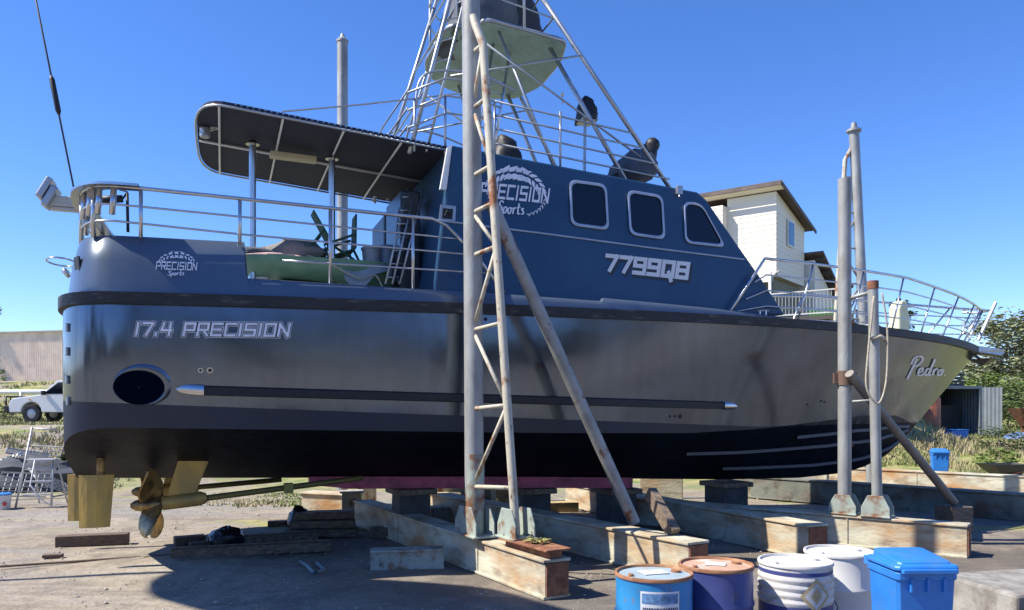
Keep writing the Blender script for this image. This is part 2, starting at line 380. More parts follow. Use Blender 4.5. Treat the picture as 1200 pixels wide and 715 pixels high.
# bulwark
bul_t = [(-1, 4.16), (2.02, 4.20), (2.03, 3.73), (5.5, 3.69), (6.9, 3.66), (6.92, 3.71), (9.5, 3.62), (10.3, 3.56), (12, 3.52), (16.9, 3.38)]
def extra(tab):
    return sorted(set(tab))
bo = []
def bul_rows():
    us_extra = [2.0, 2.04, 5.4, 6.89, 6.93]
    base_n = sheer_path(-.05, .08); rows = []
    pts = [(p.x, p.y) for p in base_n]
    dense = []
    for (a, c) in zip(pts, pts[1:]):
        dense.append(a)
        for ue in us_extra:
            if a[0] < ue < c[0] and a[0] > .5:
                t = (ue-a[0])/(c[0]-a[0]); dense.append((ue, a[1]+(c[1]-a[1])*t))
    dense.append(pts[-1])
    dense = sorted(dense[:12], key=lambda q: q[1], reverse=True)+dense[12:]
    for (u, y) in dense:
        zt = interp(bul_t, u); zb = interp(zs_t, u)+.08; h = max(.01, zt-zb)
        cx, cy = (.9, 0) if u < .9 else (u, 0)
        d = Vector((cx-u, cy-y)); dl = d.length; d = d/dl if dl > 1e-3 else Vector((-1, 0))
        lean = min(dl*.9, .2*h/.75); th = min(dl*.5, .09)
        o = Vector((u, y)); t_ = o+d*lean
        mid = o+d*lean*.35
        rows.append([Vector((o.x, o.y, zb)), Vector((mid.x, mid.y, zb+h*.55)), Vector((t_.x, t_.y, zt-.02)), Vector((t_.x+d.x*.03, t_.y+d.y*.03, zt)), Vector((t_.x+d.x*th, t_.y+d.y*th, zt-.01)), Vector((o.x+d.x*(lean+th), o.y+d.y*(lean+th), zb))])
    return rows
rw = bul_rows()
rw_f = [[Vector((p.x, -p.y, p.z)) for p in r] for r in rw[::-1]]
mb = MB(); mb.grid(rw_f+rw[1:], closed=True)
bulw = mb.build('bulwark', slate, boat, sm='auto')

# reach the hull surface from an image point (to lay decals flat on it)
def bvh_of(*obs):
    vs, fs = [], []
    for o in obs:
        b_ = len(vs); vs += [BM @ v.co for v in o.data.vertices]; fs += [[b_+i for i in p.vertices] for p in o.data.polygons]
    return BVHTree.FromPolygons(vs, fs)
C0 = Vector((0, 0, CAM_Z))
def decal(name, strokes, bvh, m, parent=boat, off=.006, lab=None):
    """strokes: list of quads in image pixels, subdivided and laid onto the surface"""
    mb = MB()
    for qi, q in enumerate(strokes):
        n = max(1, int(max((Vector(q[1])-Vector(q[0])).length, (Vector(q[2])-Vector(q[3])).length)/12)); ok = True; rows = []
        for a in range(n+1):
            l = Vector(q[0]).lerp(Vector(q[1]), a/n); r = Vector(q[3]).lerp(Vector(q[2]), a/n); row = []
            for p in (l, r):
                d = Vector(((p.x-600)/F, 1, (HZ-p.y)/F)).normalized()
                hit, no, _, dist = bvh.ray_cast(C0, d)
                if hit is None: ok = False; break
                if no.dot(d) > 0: no = -no
                row.append(BMI @ (hit+no*(off+qi*.00012)))
            if not ok: break
            rows.append(row)
        if ok: mb.grid(rows)
    o = mb.build(name, m, parent, fix=False)
    return o
# block glyphs on a 4 x 5 grid; pairs of points are strokes
GL = {'P': [((0, 0), (0, 5)), ((0, 5), (4, 5)), ((4, 5), (4, 2.2)), ((4, 2.2), (1, 2.2))],
      'R': [((0, 0), (0, 5)), ((0, 5), (4, 5)), ((4, 5), (4, 2.3)), ((4, 2.3), (1, 2.3)), ((2, 2.3), (4, 0))],
      'E': [((0, 0), (0, 5)), ((0, 5), (4, 5)), ((0, 2.5), (3.6, 2.5)), ((0, 0), (4, 0))],
      'C': [((4, 5), (0, 5)), ((0, 5), (0, 0)), ((0, 0), (4, 0))],
      'I': [((.4, 0), (.4, 5))],
      'S': [((4, 5), (0, 5)), ((0, 5), (0, 2.5)), ((0, 2.5), (4, 2.5)), ((4, 2.5), (4, 0)), ((4, 0), (0, 0))],
      'O': [((0, 0), (0, 5)), ((0, 5), (4, 5)), ((4, 5), (4, 0)), ((4, 0), (0, 0))],
      'N': [((0, 0), (0, 5)), ((0, 5), (4, 0)), ((4, 0), (4, 5))],
      '1': [((.6, 0), (.6, 5))],
      '7': [((0, 5), (4, 5)), ((4, 5), (1.8, 0))],
      '.': [((.1, 0), (.1, .6))],
      '4': [((.6, 5), (0, 2)), ((0, 2), (4, 2)), ((3.4, 5), (3.4, 0))],
      '9': [((4, 0), (4, 5)), ((4, 5), (0, 5)), ((0, 5), (0, 2.5)), ((0, 2.5), (4, 2.5)), ((4, 0), (0, 0))],
      'Q': [((0, 0), (0, 5)), ((0, 5), (4, 5)), ((4, 5), (4, 0)), ((4, 0), (0, 0)), ((2.4, 1.2), (3.6, -1.4))],
      'B': [((0, 0), (0, 5)), ((0, 5), (4, 5)), ((4, 5), (4, 0)), ((4, 0), (0, 0)), ((0, 2.5), (4, 2.5))],
      ' ': []}
GW = {'I': .9, '1': 1.2, '.': .5, ' ': 2.2}
def words(txt, x0, y0, x1, y1, h, th=1.0, slant=.18, dx=0, dy=0):
    """baseline from (x0,y0) to (x1,y1), cap height h in image pixels"""
    tot = sum(GW.get(c, 4)+1.7 for c in txt)-1.7
    e = Vector((x1-x0, y1-y0))/tot; k = h/5; up = Vector((0, -1)); out = []; x = 0
    def pt(gx, gy): return Vector((x0+dx, y0+dy))+e*(x+gx+gy*slant)+up*(gy*k)
    for c in txt:
        for a, b_ in GL[c]:
            A, B = Vector(a), Vector(b_); d = (B-A).normalized(); n = Vector((-d.y, d.x))*th/2
            A2 = A-d*th/2; B2 = B+d*th/2
            out.append([pt(*(A2+n)), pt(*(B2+n)), pt(*(B2-n)), pt(*(A2-n))])
        x += GW.get(c, 4)+1.7
    return out
def script(pts, w0, n=6):               # a smooth brushed stroke through image points
    P_ = [Vector(p) for p in pts]; c = []
    Q = [P_[0]]+P_+[P_[-1]]
    for i in range(1, len(Q)-2):
        for k in range(n):
            t = k/n; a, b_, d, e = Q[i-1], Q[i], Q[i+1], Q[i+2]
            c.append(.5*((2*b_)+(d-a)*t+(2*a-5*b_+4*d-e)*t*t+(3*b_-a-3*d+e)*t**3))
    c.append(P_[-1]); out = []
    for i in range(len(c)-1):
        d = (c[i+1]-c[i])
        if d.length < 1e-6: continue
        d.normalize(); nn = Vector((-d.y, d.x)); wd = w0*(.55+.45*abs(d.y))
        out.append([c[i]-nn*wd/2-d*.1, c[i+1]-nn*wd/2+d*.1, c[i+1]+nn*wd/2+d*.1, c[i]+nn*wd/2-d*.1])
    return out
def leaf(cx, cy, ang, ln, wd):
    a = Vector((math.cos(ang), math.sin(ang))); n = Vector((-a.y, a.x)); c = Vector((cx, cy))
    return [[c-a*ln/2-n*wd*.15, c-a*ln*.1-n*wd/2, c-a*ln*.1+n*wd/2, c-a*ln/2+n*wd*.15], [c-a*ln*.1-n*wd/2, c+a*ln/2-n*wd*.1, c+a*ln/2+n*wd*.1, c-a*ln*.1+n*wd/2]]
def laurel(cx, cy, rx, ry, n, sz, tilt=0):
    out = []
    for side in (-1, 1):
        for k in range(n):
            t = k/(n-1); ang = rad(-108 + 95*t) if side > 0 else rad(-72-95*t)
            x = cx+rx*math.cos(ang); y = cy+ry*math.sin(ang)+tilt*(x-cx)
            tang = ang+math.pi/2*side
            for q in (-1, 1):
                s = sz*(1-.35*t)
                out += leaf(x+q*s*.45*math.cos(ang), y+q*s*.45*math.sin(ang), tang-q*side*.5, s*1.1, s*.5)
    return out
SPORTS = [  # unit letters in a 10 x 3 box, x right, y up
    [(1.6, 2.6), (1.1, 3), (.5, 2.7), (.5, 2.1), (1.2, 1.6), (1.3, .9), (.8, .2), (.1, .5)],
    [(2.0, 1.6), (1.9, .6), (1.8, -.8)], [(2.0, 1.4), (2.6, 1.7), (2.9, 1.1), (2.5, .3), (2.0, .4)],
    [(3.9, 1.6), (3.4, 1.3), (3.4, .5), (3.9, .2), (4.3, .8), (4.2, 1.4), (3.9, 1.6), (4.7, 1.4)],
    [(5.0, 1.6), (5.0, .2)], [(5.0, 1.0), (5.4, 1.6), (5.9, 1.5)],
    [(6.6, 2.6), (6.5, .6), (6.8, .2), (7.2, .5)], [(6.1, 1.7), (7.2, 1.8)],
    [(8.3, 1.4), (7.8, 1.6), (7.7, 1.2), (8.3, .8), (8.2, .3), (7.5, .3)]]
def put_script(strokes, x0, y0, sx, sy, w0, slope=0, slant=.2):
    out = []
    for st in strokes: out += script([(x0+(a+b_*slant)*sx, y0-b_*sy+slope*(a*sx)) for a, b_ in st], w0)
    return out
bvh_h = bvh_of(hull_o); bvh_b = bvh_of(bulw)
dark_vinyl = mat('dark_vinyl', (.03, .035, .045), .5)
decal('lettering_outline', words('17.4 PRECISION', 158, 392.3, 337, 393.8, 13.5, 2.1), bvh_h, silver, off=.003)
decal('lettering_inset', words('17.4 PRECISION', 158, 392.3, 337, 393.8, 13.5, 1.65), bvh_h, dark_vinyl, off=.0075)
decal('lettering', words('17.4 PRECISION', 158, 392.3, 337, 393.8, 13.5, 1.0), bvh_h, silver, off=.012)
PED = [[(.5, 3.2), (.9, 4.6), (2.2, 5), (2.9, 4.2), (2.0, 3.0), (1.0, 2.8)], [(1.5, 4.4), (.9, 2.2), (.3, .0)],
       [(2.6, 1.4), (3.4, 1.8), (3.2, 2.5), (2.6, 2.1), (2.6, 1.0), (3.3, .9), (3.9, 1.4)],
       [(5.0, 2.3), (4.4, 2.3), (4.1, 1.4), (4.5, .9), (5.0, 1.6), (5.6, 4.4)], [(5.2, 2.0), (5.0, 1.0), (5.5, 1.0)],
       [(6.0, 2.3), (5.9, 1.0)], [(5.9, 1.8), (6.4, 2.4), (6.8, 2.2)],
       [(7.5, 2.3), (7.0, 1.6), (7.2, 1.0), (7.8, 1.2), (7.9, 2.0), (7.5, 2.3), (8.3, 2.1)], [(8.6, 1.0), (8.7, 1.1)]]
decal('bow_name', put_script(PED, 1061, 444, 5.0, 5.4, 2.7, slope=.02, slant=.25), bvh_h, silver, off=.008)
decal('stern_logo', laurel(207, 308, 19, 9, 6, 5.5) + words('PRECISION', 183, 315.5, 230, 317, 8, .9) + put_script(SPORTS, 196, 324, 2.3, 2.0, 1.0), bvh_b, silver, off=.008)

# through-hull fittings
def on_hull(px, py, bvh=None):
    d = Vector(((px-600)/F, 1, (HZ-py)/F)).normalized(); h, no, _, _ = (bvh or bvh_h).ray_cast(C0, d)
    if h is None: raise ValueError((px, py))
    if no.dot(d) > 0: no = -no
    return BMI @ h, (BMI.to_3x3() @ no).normalized()
def disc_on(mb, px, py, r, h=.01, hole=None, n=20, m=0, ex=1):
    c, no = on_hull(px, py); q = no.to_track_quat('Z', 'Y').to_matrix().to_4x4()
    S_ = Matrix.Diagonal((ex, 1, 1, 1))
    if hole: mb.lathe(c, [(hole, 0), (hole, h), (r, h), (r, 0)], n, m, q @ S_)
    else: mb.lathe(c, [(r, 0), (r, h)], n, m, q @ S_)
mb = MB(); disc_on(mb, 235, 434, .03, .012, .017); mb.build('skin_fitting', steel, boat)
mb = MB(); disc_on(mb, 246, 434, .036, .012, .02); mb.build('skin_fitting', steel, boat)
for px, r_ in ((235, .018), (246, .022)):
    mb = MB(); disc_on(mb, px, 434, r_, .014); mb.build('drain_hole', black, boat)
for px, py, r in ((785, 488, .02), (791, 488, .02), (797, 488, .035), (569, 374, .025), (946, 474, .02), (962, 470, .02), (966, 471, .02)):
    mb = MB(); disc_on(mb, px, py, r, .006); mb.build('drain_hole', black, boat)
# oval exhaust outlet: flared lip and a flat disc, its hollow's shade painted black
c, no = on_hull(163, 454)
q = no.to_track_quat('Z', 'Y').to_matrix().to_4x4()
mb = MB(); rows = []
for (sx, sy, dz) in ((.385, .275, .001), (.37, .262, .012), (.35, .242, .018), (.338, .232, .014), (.33, .225, .008)):
    rows.append([c + (q @ Vector((sx*math.cos(a)*.83, sy*math.sin(a)*.9, dz))) + Vector((.045*(sx-.33)/.055, 0, .03*(sx-.33)/.055)) for a in [2*math.pi*k/36 for k in range(36)]])
mb.grid(rows, closed=True)
ex = mb.build('exhaust_outlet', hull_side, boat, sm=True)
mb = MB(); mb.grid([[c+(q @ Vector((.335*.83*math.cos(a)*f, .225*.9*math.sin(a)*f, -0.0+.0095))) for a in [2*math.pi*k/36 for k in range(36)]] for f in (1, .02)], closed=True)
mb.build('exhaust_mouth', mat('black_recess_shade', (.002, .004, .012), .9, spec=.0), ex)
# side strake with pointed bright ends
def strake_pt(px, py): return on_hull(px, py)
mb = MB(); top = []; n = 44
rows = []
for i in range(n+1):
    px = 239+(846-239)*i/n; py = 457.5+(475-457.5)*i/n
    c, no = on_hull(px, py); hz = Vector((0, 0, .062))
    rows.append([c-hz+no*.002, c-hz*.75+no*.055, c+hz*.75+no*.055, c+hz+no*.002])
mb.grid(rows); mb.face([0, 1, 2, 3]); mb.face([len(mb.v)-4, len(mb.v)-3, len(mb.v)-2, len(mb.v)-1])
st = mb.build('side_strake', black, boat, sm='auto')
for (pa, pb) in (((239, 457.5), (206, 455.5)), ((846, 475), (864, 476))):
    rows = []; 
    for k in range(9):
        t = k/8; px = pa[0]+(pb[0]-pa[0])*t; py = pa[1]+(pb[1]-pa[1])*t; c, no = on_hull(px, py); s_ = .068*math.sqrt(max(0, 1-t**2.2))+.004
        rows.append([c+Vector((0, 0, -s_))+no*.003, c+Vector((0, 0, -s_*.7))+no*(.06*(1-t)+.01), c+Vector((0, 0, s_*.7))+no*(.06*(1-t)+.01), c+Vector((0, 0, s_))+no*.003])
    mb = MB(); mb.grid(rows); mb.build('strake_tip', steel, st, sm=True)
# keel, spray rails
mb = MB()
kp = []
for px in (335, 345, 742): pass
ka, kb = 3.0, 8.55
secs = []
for u in (ka, ka+.6, 5, 7, kb-.1, kb):
    zt = interp(zk_t, u)+.03; d = .16 if u > ka+.1 else .1
    secs.append([(u, -.16, zt), (u, .16, zt), (u, .14, zt-.03-d), (u, -.14, zt-.03-d)])
mb.grid(secs, closed=True); mb.face([0, 1, 2, 3]); mb.face([20, 21, 22, 23])
mb.build('keel', wood_red, boat)
for tt, i0 in ((.62, 36), (.3, 40), (.8, 44)):
    rows = []
    for i in range(i0, len(OUT)-3):
        us, ws, uc, wc, s = OUT[i]; zk = interp(zk_t, uc); cc = near[i][0]; z = zk+(cc.z-zk)*(tt**(1+.25*s)); y = -wc*tt
        rows.append([(uc, y+.04, z-.012), (uc, y-.03, z-.035), (uc, y-.035, z+.015), (uc, y-.01, z+.03)])
    mb = MB(); mb.grid(rows, closed=True); mb.build('spray_rail', mat('grey_spray_rail', (.09, .10, .12), .6), boat)

# cabin
def cabw(z): return 2.02-.08*(z-3.5)                 # half width, leaning inwards
NOSE = 10.35
prof = [(4.48, 3.5), (4.50, 3.85), (4.80, 5.82), (8.80, 5.52), (9.02, 5.32), (9.62, 4.60), (10.0, 4.12), (NOSE, 3.5)]
prof = [(L(px, py, -1.9).x, L(px, py, -1.9).z) for px, py in ((505, 362), (507, 330), (531, 168), (819, 224), (829, 233), (868, 294), (890, 328), (915, 370))]
mb = MB(); a = [Vector((u, -cabw(z), z)) for u, z in prof]; b_ = [Vector((u, cabw(z), z)) for u, z in prof]
k = len(a); mb.v = [tuple(p) for p in a+b_]; mb.face(range(k)); mb.face([k+i for i in range(k)][::-1])
for i in range(k): mb.face((i, (i+1) % k, k+(i+1) % k, k+i))
cabin = mb.build('cabin', navy, boat, bevel=.03)
bvh_c = bvh_of(cabin)
def cab(px, py, off=0):
    z = L(px, py, -1.9).z
    for _ in range(4): p = L(px, py, -cabw(z)-off); z = p.z
    return p
for poly in ([(667, 210), (711, 216), (714, 270), (669, 264)], [(735, 222), (777, 229), (780, 281), (738, 275)], [(801, 235), (823, 239), (851, 290), (803, 285)]):
    rp = round_poly(poly, 9); cc = sum(rp, Vector((0, 0)))/len(rp)
    def ring(f, off): return [cab(cc.x+(p.x-cc.x)*f, cc.y+(p.y-cc.y)*f, off) for p in rp]
    mb = MB(); mb.grid([ring(1.0, -.01), ring(1.0, .03), ring(.965, .036), ring(.885, .03), ring(.87, .008)], closed=True)
    fr = mb.build('window_frame', mat('blue_grey_window_frame', (.42, .47, .55), .4, .3), cabin, sm='auto')
    mb = MB(); r_ = ring(.875, .010); mb.v = [tuple(p) for p in r_]; mb.face(range(len(r_))); mb.build('window_glass', glass, fr)
    mb = MB()
    for p in round_poly(poly, 9, 1): mb.ico(cab(cc.x+(p.x-cc.x)*.93, cc.y+(p.y-cc.y)*.93, .036), .009)
    mb.build('screw', steel, fr)
# windscreen on the raked front and small square fitting aft
u0, z0, u1, z1 = prof[4][0], prof[4][1], prof[5][0], prof[5][1]
for y0, y1 in ((-1.65, -.6), (-.5, .5), (.6, 1.65)):
    def fp(t, y, o): return Vector((u0+(u1-u0)*t+o, y, z0+(z1-z0)*t+o*.6))
    mb = MB(); mb.prism([fp(.1, y0, .0), fp(.9, y0, .0), fp(.9, y1, .0), fp(.1, y1, .0)], (.025, 0, .015)); mb.build('windscreen', glass, cabin)
rails_l = [cab(x, y, .012) for x, y in ((512, 258), (640, 274), (760, 290), (872, 304))]
mb = MB(); mb.tube(rails_l, .014, 6); mb.build('drip_rail', mat('light_blue_trim', (.35, .43, .55), .4, .2), cabin)
mb = MB(); fr_ = [(516, 240), (534, 242), (533, 260), (514, 258)]
mb.prism([cab(*p, .0) for p in fr_], BM.to_3x3().inverted() @ Vector((0, 0, 0)) + Vector((0, -.02, 0))); mb.build('fuel_locker', alu, cabin)
mb = MB(); mb.prism([cab(*p, .021) for p in ((519, 244), (531, 245), (530, 257), (518, 256))], Vector((0, -.004, 0))); mb.tube([cab(521, 253, .03), cab(524, 247, .05), cab(529, 252, .03)], .01); mb.build('fuel_inlet', black, cabin)
mb = MB(); mb.box(cab(796, 223, .03), (.1, .06, .13)); mb.tube([cab(796, 226, .03), cab(796, 231, .06)], .015); mb.build('side_light', alu, cabin, bevel=.01)
# registration and big logo on the cabin
reg = (709, 316, 804, 326)
decal('registration_shadow', words('7799QB', *reg, 16.5, 2.0, .16, 2.2, 2.6), bvh_c, dark_vinyl, cabin, off=.003)
decal('registration', words('7799QB', *reg, 16.5, 1.45, .16), bvh_c, white, cabin, off=.01)
decal('side_logo', laurel(604, 226, 31, 23, 8, 11, .12) + words('PRECISION', 563, 230, 641, 237.5, 15, 1.0, .25), bvh_c, silver, cabin, off=.006)
decal('side_logo_script', put_script(SPORTS, 582, 251, 3.6, 5.2, 1.8, slope=.08), bvh_c, silver, cabin, off=.012)
lowwr = []
for sgn in (-1, 1):
    for k in range(7):
        a_ = rad(90-sgn*(25+k*9)); x = 604+34*math.cos(a_); y = 226+26*math.sin(a_)+.12*(x-604)
        lowwr += leaf(x, y, a_+math.pi/2+.5, 4, 1.3)+leaf(x+2, y+1, a_+math.pi/2-.5, 4, 1.3)
decal('side_logo_wreath', lowwr, bvh_c, silver, cabin, off=.006)
# aft bulkhead details
ax = prof[1][0]
mb = MB(); mb.box((4.9, -.2, 4.5), (.9, 2.9, 2.1)); 
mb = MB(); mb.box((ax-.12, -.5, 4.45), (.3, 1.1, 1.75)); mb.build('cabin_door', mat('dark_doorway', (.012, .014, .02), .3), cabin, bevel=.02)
mb = MB(); mb.box((ax-.1, .75, 4.4), (.35, 1.1, 1.7)); mb.build('aft_locker', mat('dark_blue_locker', (.02, .04, .08), .4), cabin, bevel=.04)
# sunlit aft face of the cabin imitated by a white strip
mb = MB(); mb.prism([Vector((prof[2][0], -1.86, prof[2][1])), Vector((prof[2][0]-.07, -1.86, prof[2][1]-.05)), Vector((prof[1][0]+.1, -1.93, 5.15)), Vector((prof[1][0]+.19, -1.93, 5.15))], (0, .06, 0)); mb.build('sunlit_cabin_edge', white, cabin)

# canopy over the cockpit
ZC = lambda u: 6.05-.085*(u-1.9)
def canopy_pts(z0, grow=0):
    pts = [(4.85, -1.62-grow), (1.95, -1.62-grow)]
    for k in range(1, 10):
        th = math.pi/2*k/9; pts.append((1.95-(.55+grow)*math.sin(th)**.55, -(1.62+grow)*math.cos(th)**.55))
    return pts
def canopy_ring(dz, g_=0):
    n = canopy_pts(0, g_); return [Vector((u, y, ZC(u)+dz)) for u, y in n]+[Vector((u, -y, ZC(u)+dz)) for u, y in n[::-1][1:]]
mb = MB(); r0, r1, r2 = canopy_ring(0), canopy_ring(.045), canopy_ring(.08, -.12)
mb.grid([r0, r1, r2], closed=True); n_ = len(r0); mb.face(range(n_)); mb.face([2*n_+i for i in range(n_)][::-1])
canopy = mb.build('canopy', canvas_n, boat)
mb = MB(); mb.tube(canopy_ring(-.02, .02), .017, 8); mb.build('canopy_rim', alu, canopy, sm=True)
mb = MB()
mb.tube([(1.42, 0, ZC(1.42)-.03), (4.8, 0, ZC(4.8)-.03)], .02)
for u in (1.7, 2.5, 3.3, 4.1): mb.tube([(u, -1.6, ZC(u)-.03), (u, 1.6, ZC(u)-.03)], .016)
mb.build('canopy_frame', white, canopy, sm=True)
mb = MB()
for k in range(40):
    u = 1.9+k*.075; mb.box((u, -1.64, ZC(u)+.03), (.02, .02, .025))
mb.build('lacing', steel, canopy)
mb = MB(); pA = L(316, 181, -.4); pB = L(371, 188, -.4); mb.box((pA+pB)/2, ((pB-pA).length, .16, .09), ry=math.atan2(pA.z-pB.z, pB.x-pA.x)); mb.build('strip_light', mat('yellowed_plastic', (.55, .5, .32), .5), canopy, bevel=.02)
for px, yy in ((296, -.5), (389, -.5)):
    t_ = L(px, 300, yy); mb = MB(); mb.tube([(t_.x, yy, 3.4), (t_.x, yy, ZC(t_.x)-.05)], .05, 10); mb.lathe((t_.x, yy, ZC(t_.x)-.1), [(.1, 0), (.06, .04), (.05, .06)], 12)
    mb.build('canopy_post', steel, boat, sm='auto')
mb = MB(); mb.lathe(L(240, 155, -.6), [(.05, -.08), (.07, -.06), (.07, .06), (.04, .08)], 14); mb.tube([L(240, 155, -.6), L(258, 150, -.6), L(262, 140, -.6)], .012); mb.box(L(252, 146, -.6), (.12, .1, .12)); mb.build('stern_light', alu, canopy, bevel=.01)
mb = MB(); mb.tube([L(330, 131, -1.2), L(430, 122, -1.2), L(552, 108, -1.2)], .011, 6); mb.build('boom_tube', steel, boat)

# ---- rails ----
RB = sheer_path(-.16, 0)
def at_u(u, inset=.16, z=0):
    pts = sheer_path(-inset, 0); 
    for a, c in zip(pts[6:], pts[7:]):
        if a.x <= u <= c.x: t = (u-a.x)/(c.x-a.x); return Vector((u, a.y+(c.y-a.y)*t, z))
    return Vector((u, pts[-1].y, z))
def stern_line(ztab, uend, inset=.2, i0=0):
    p = [Vector((q.x, q.y, interp(ztab, q.x))) for q in sheer_path(-inset, 0) if q.x < uend]
    e = at_u(uend, inset); e.z = interp(ztab, uend); return p+[e]
zr_top = [(-1, 4.74), (.4, 4.76), (4.43, 4.67)]
mb = MB()
nr = stern_line(zr_top, 4.4)
dn = [at_u(4.6, .2, 4.60), at_u(5.0, .2, 4.25), at_u(5.45, .2, 3.70)]
fr = [Vector((p.x, -p.y, p.z)) for p in nr]
mb.tube(fr[::-1]+nr[1:]+dn, .026, 8)
rail = mb.build('stern_rail', steel, boat, sm=True)
for zz, ue, far_ in (([(-1, 4.52), (.4, 4.54), (5, 4.42)], 4.75, True), ([(-1, 4.32), (.5, 4.34), (2, 4.28), (5, 4.22)], 5.0, True), ([(-1, 4.0), (5, 3.98)], 5.2, False)):
    nr2 = stern_line(zz, ue); 
    if not far_: nr2 = [p for p in nr2 if p.x > 2.1]
    mb = MB(); f2 = [Vector((p.x, -p.y, p.z)) for p in nr2 if p.x < 4]
    mb.tube((f2[::-1]+nr2[1:]) if far_ else nr2, .014, 6); mb.build('guard_rail', steel, rail, sm=True)
for px, zb in ((165, 4.15), (281, 4.15), (387, 3.68), (484, 3.68)):
    u = L(px, 280, -2.15).x
    for sgn in (1, -1):
        p = at_u(u, .2, 0); mb = MB(); mb.tube([(u, sgn*p.y, zb), (u, sgn*p.y, interp(zr_top, u))], .022, 8); mb.build('stanchion', steel, rail, sm=True)
# wide coaming plate round the stern with rod holders
a = [Vector((q.x, q.y, 4.775)) for q in sheer_path(-.08, 0) if q.x < .9]; b2 = [Vector((q.x, q.y, 4.775)) for q in sheer_path(-.34, 0)][:len(a)]
mb = MB(); A = both(a); B = both(b2); mb.grid([[A[i], B[i], B[i]-Vector((0, 0, .03)), A[i]-Vector((0, 0, .03))] for i in range(len(A))], closed=True)
cp = mb.build('stern_coaming', steel, boat, sm='auto')
for i in (1, 3, 5, 7, 9, 11):
    for sgn in (1, -1):
        p = sheer_path(-.22, 0)[i]; mb = MB(); mb.tube([(p.x, sgn*p.y, 4.74), (p.x-.02, sgn*p.y, 4.42)], .035, 10); mb.build('rod_holder', steel, cp, sm=True)
for i in (0, 4, 8):
    for sgn in (1, -1):
        p = sheer_path(-.2, 0)[i]; mb = MB(); mb.tube([(p.x, sgn*p.y, 4.15), (p.x, sgn*p.y, 4.76)], .03, 8); mb.build('coaming_post', steel, cp, sm=True)
# floodlight bracket off the stern
mb = MB(); mb.box(L(76, 237, -.6), (.55, .12, .14)); mb.box(L(80, 246, -.6), (.4, .1, .05)); br = mb.build('light_bracket', mat('aged_white_plastic', (.5, .48, .42), .5), boat, bevel=.015)
for x, y in ((54, 222), (60, 232)):
    mb = MB(); mb.box(L(x, y, -.6), (.09, .3, .3), ry=rad(28)); mb.build('floodlight', alu, br, bevel=.02)
mb = MB(); mb.tube([L(117, 234, -1.2), L(144, 233, -1.2)], .05, 8); mb.tube([L(144, 233, -1.2), L(149, 225, -1.2), L(140, 222, -1.2)], .015, 6); mb.tube([L(149, 226, -1.2), L(150, 272, -1.2)], .02, 6); mb.build('hose', black, boat, sm=True)
mb = MB(); c_ = L(72, 307, -.5); mb.tube([c_+Vector((.17*math.cos(t), .35*math.sin(t), 0)) for t in [2*math.pi*k/20 for k in range(20)]], .012, 6, closed=True); mb.tube([L(74, 316, -.6), L(82, 324, -.6)], .04, 6); mb.build('stern_hoop', steel, boat, sm=True)
# stern door hinges on the transom corner
for x, y in ((77, 384), (77, 412), (77, 445), (78, 470)):
    c_, no = on_hull(x+3, y); mb = MB(); mb.box(c_+no*.015, (.05, .03, .10), rz=math.atan2(no.y, no.x)+math.pi/2); mb.build('transom_hinge', alu, boat, bevel=.006)
c_, no = on_hull(91, 312, bvh_b); mb = MB(); mb.box(c_, (.16, .02, .22), rz=math.atan2(no.y, no.x)+math.pi/2, rx=.1); mb.build('hawse_opening', black, boat)
# bow rail
zb_top = [(9.2, 3.9), (9.9, 4.50), (12, 4.50), (13.6, 4.50), (15.2, 4.36), (16.5, 4.22), (17.5, 4.15)]
def bow_path(inset, ztab, u0, push=0):
    p = [q for q in sheer_path(-inset, 0) if q.x > u0]
    s = at_u(u0, inset); p = [s]+p
    return [Vector((q.x+push*smooth(13, 16.5, q.x), q.y*(1+.0), interp(ztab, q.x))) for q in p]
mb = MB(); npb = bow_path(.14, zb_top, 9.9, .35); fpb = [Vector((p.x, -p.y, p.z)) for p in npb[::-1]]
start = at_u(9.15, .14, 3.55)
mb.tube([start]+npb+fpb+[Vector((start.x, -start.y, start.z))], .024, 8); brail = mb.build('bow_rail', steel, boat, sm=True)
for k, f in enumerate((.74, .49, .24)):
    zt = [(u, 3.5+(z-3.5)*f) for u, z in zb_top]; nn = bow_path(.14, zt, 9.15+.73*f, .35*f); mb = MB()
    mb.tube(nn+[Vector((p.x, -p.y, p.z)) for p in nn[::-1]], .013, 6); mb.build('guard_rail', steel, brail, sm=True)
for u in (10.6, 11.9, 13.1, 14.1, 15.0, 15.8, 16.4):
    for sgn in (1, -1):
        p = at_u(u, .14); u2 = u+.38; q = at_u(u2, .14); q.x += .35*smooth(13, 16.5, u2)
        mb = MB(); mb.tube([(u, sgn*p.y, interp(zs_t, u)+.05), (q.x, sgn*q.y, interp(zb_top, u2))], .018, 6); mb.build('stanchion', steel, brail, sm=True)
mb = MB(); mb.tube([(16.5, 0, 3.4), (17.05, 0, 4.2), (17.35, 0, 4.2), (17.35, .25, 4.18), (17.0, .4, 4.18)], .02); mb.build('pulpit', steel, brail, sm=True)
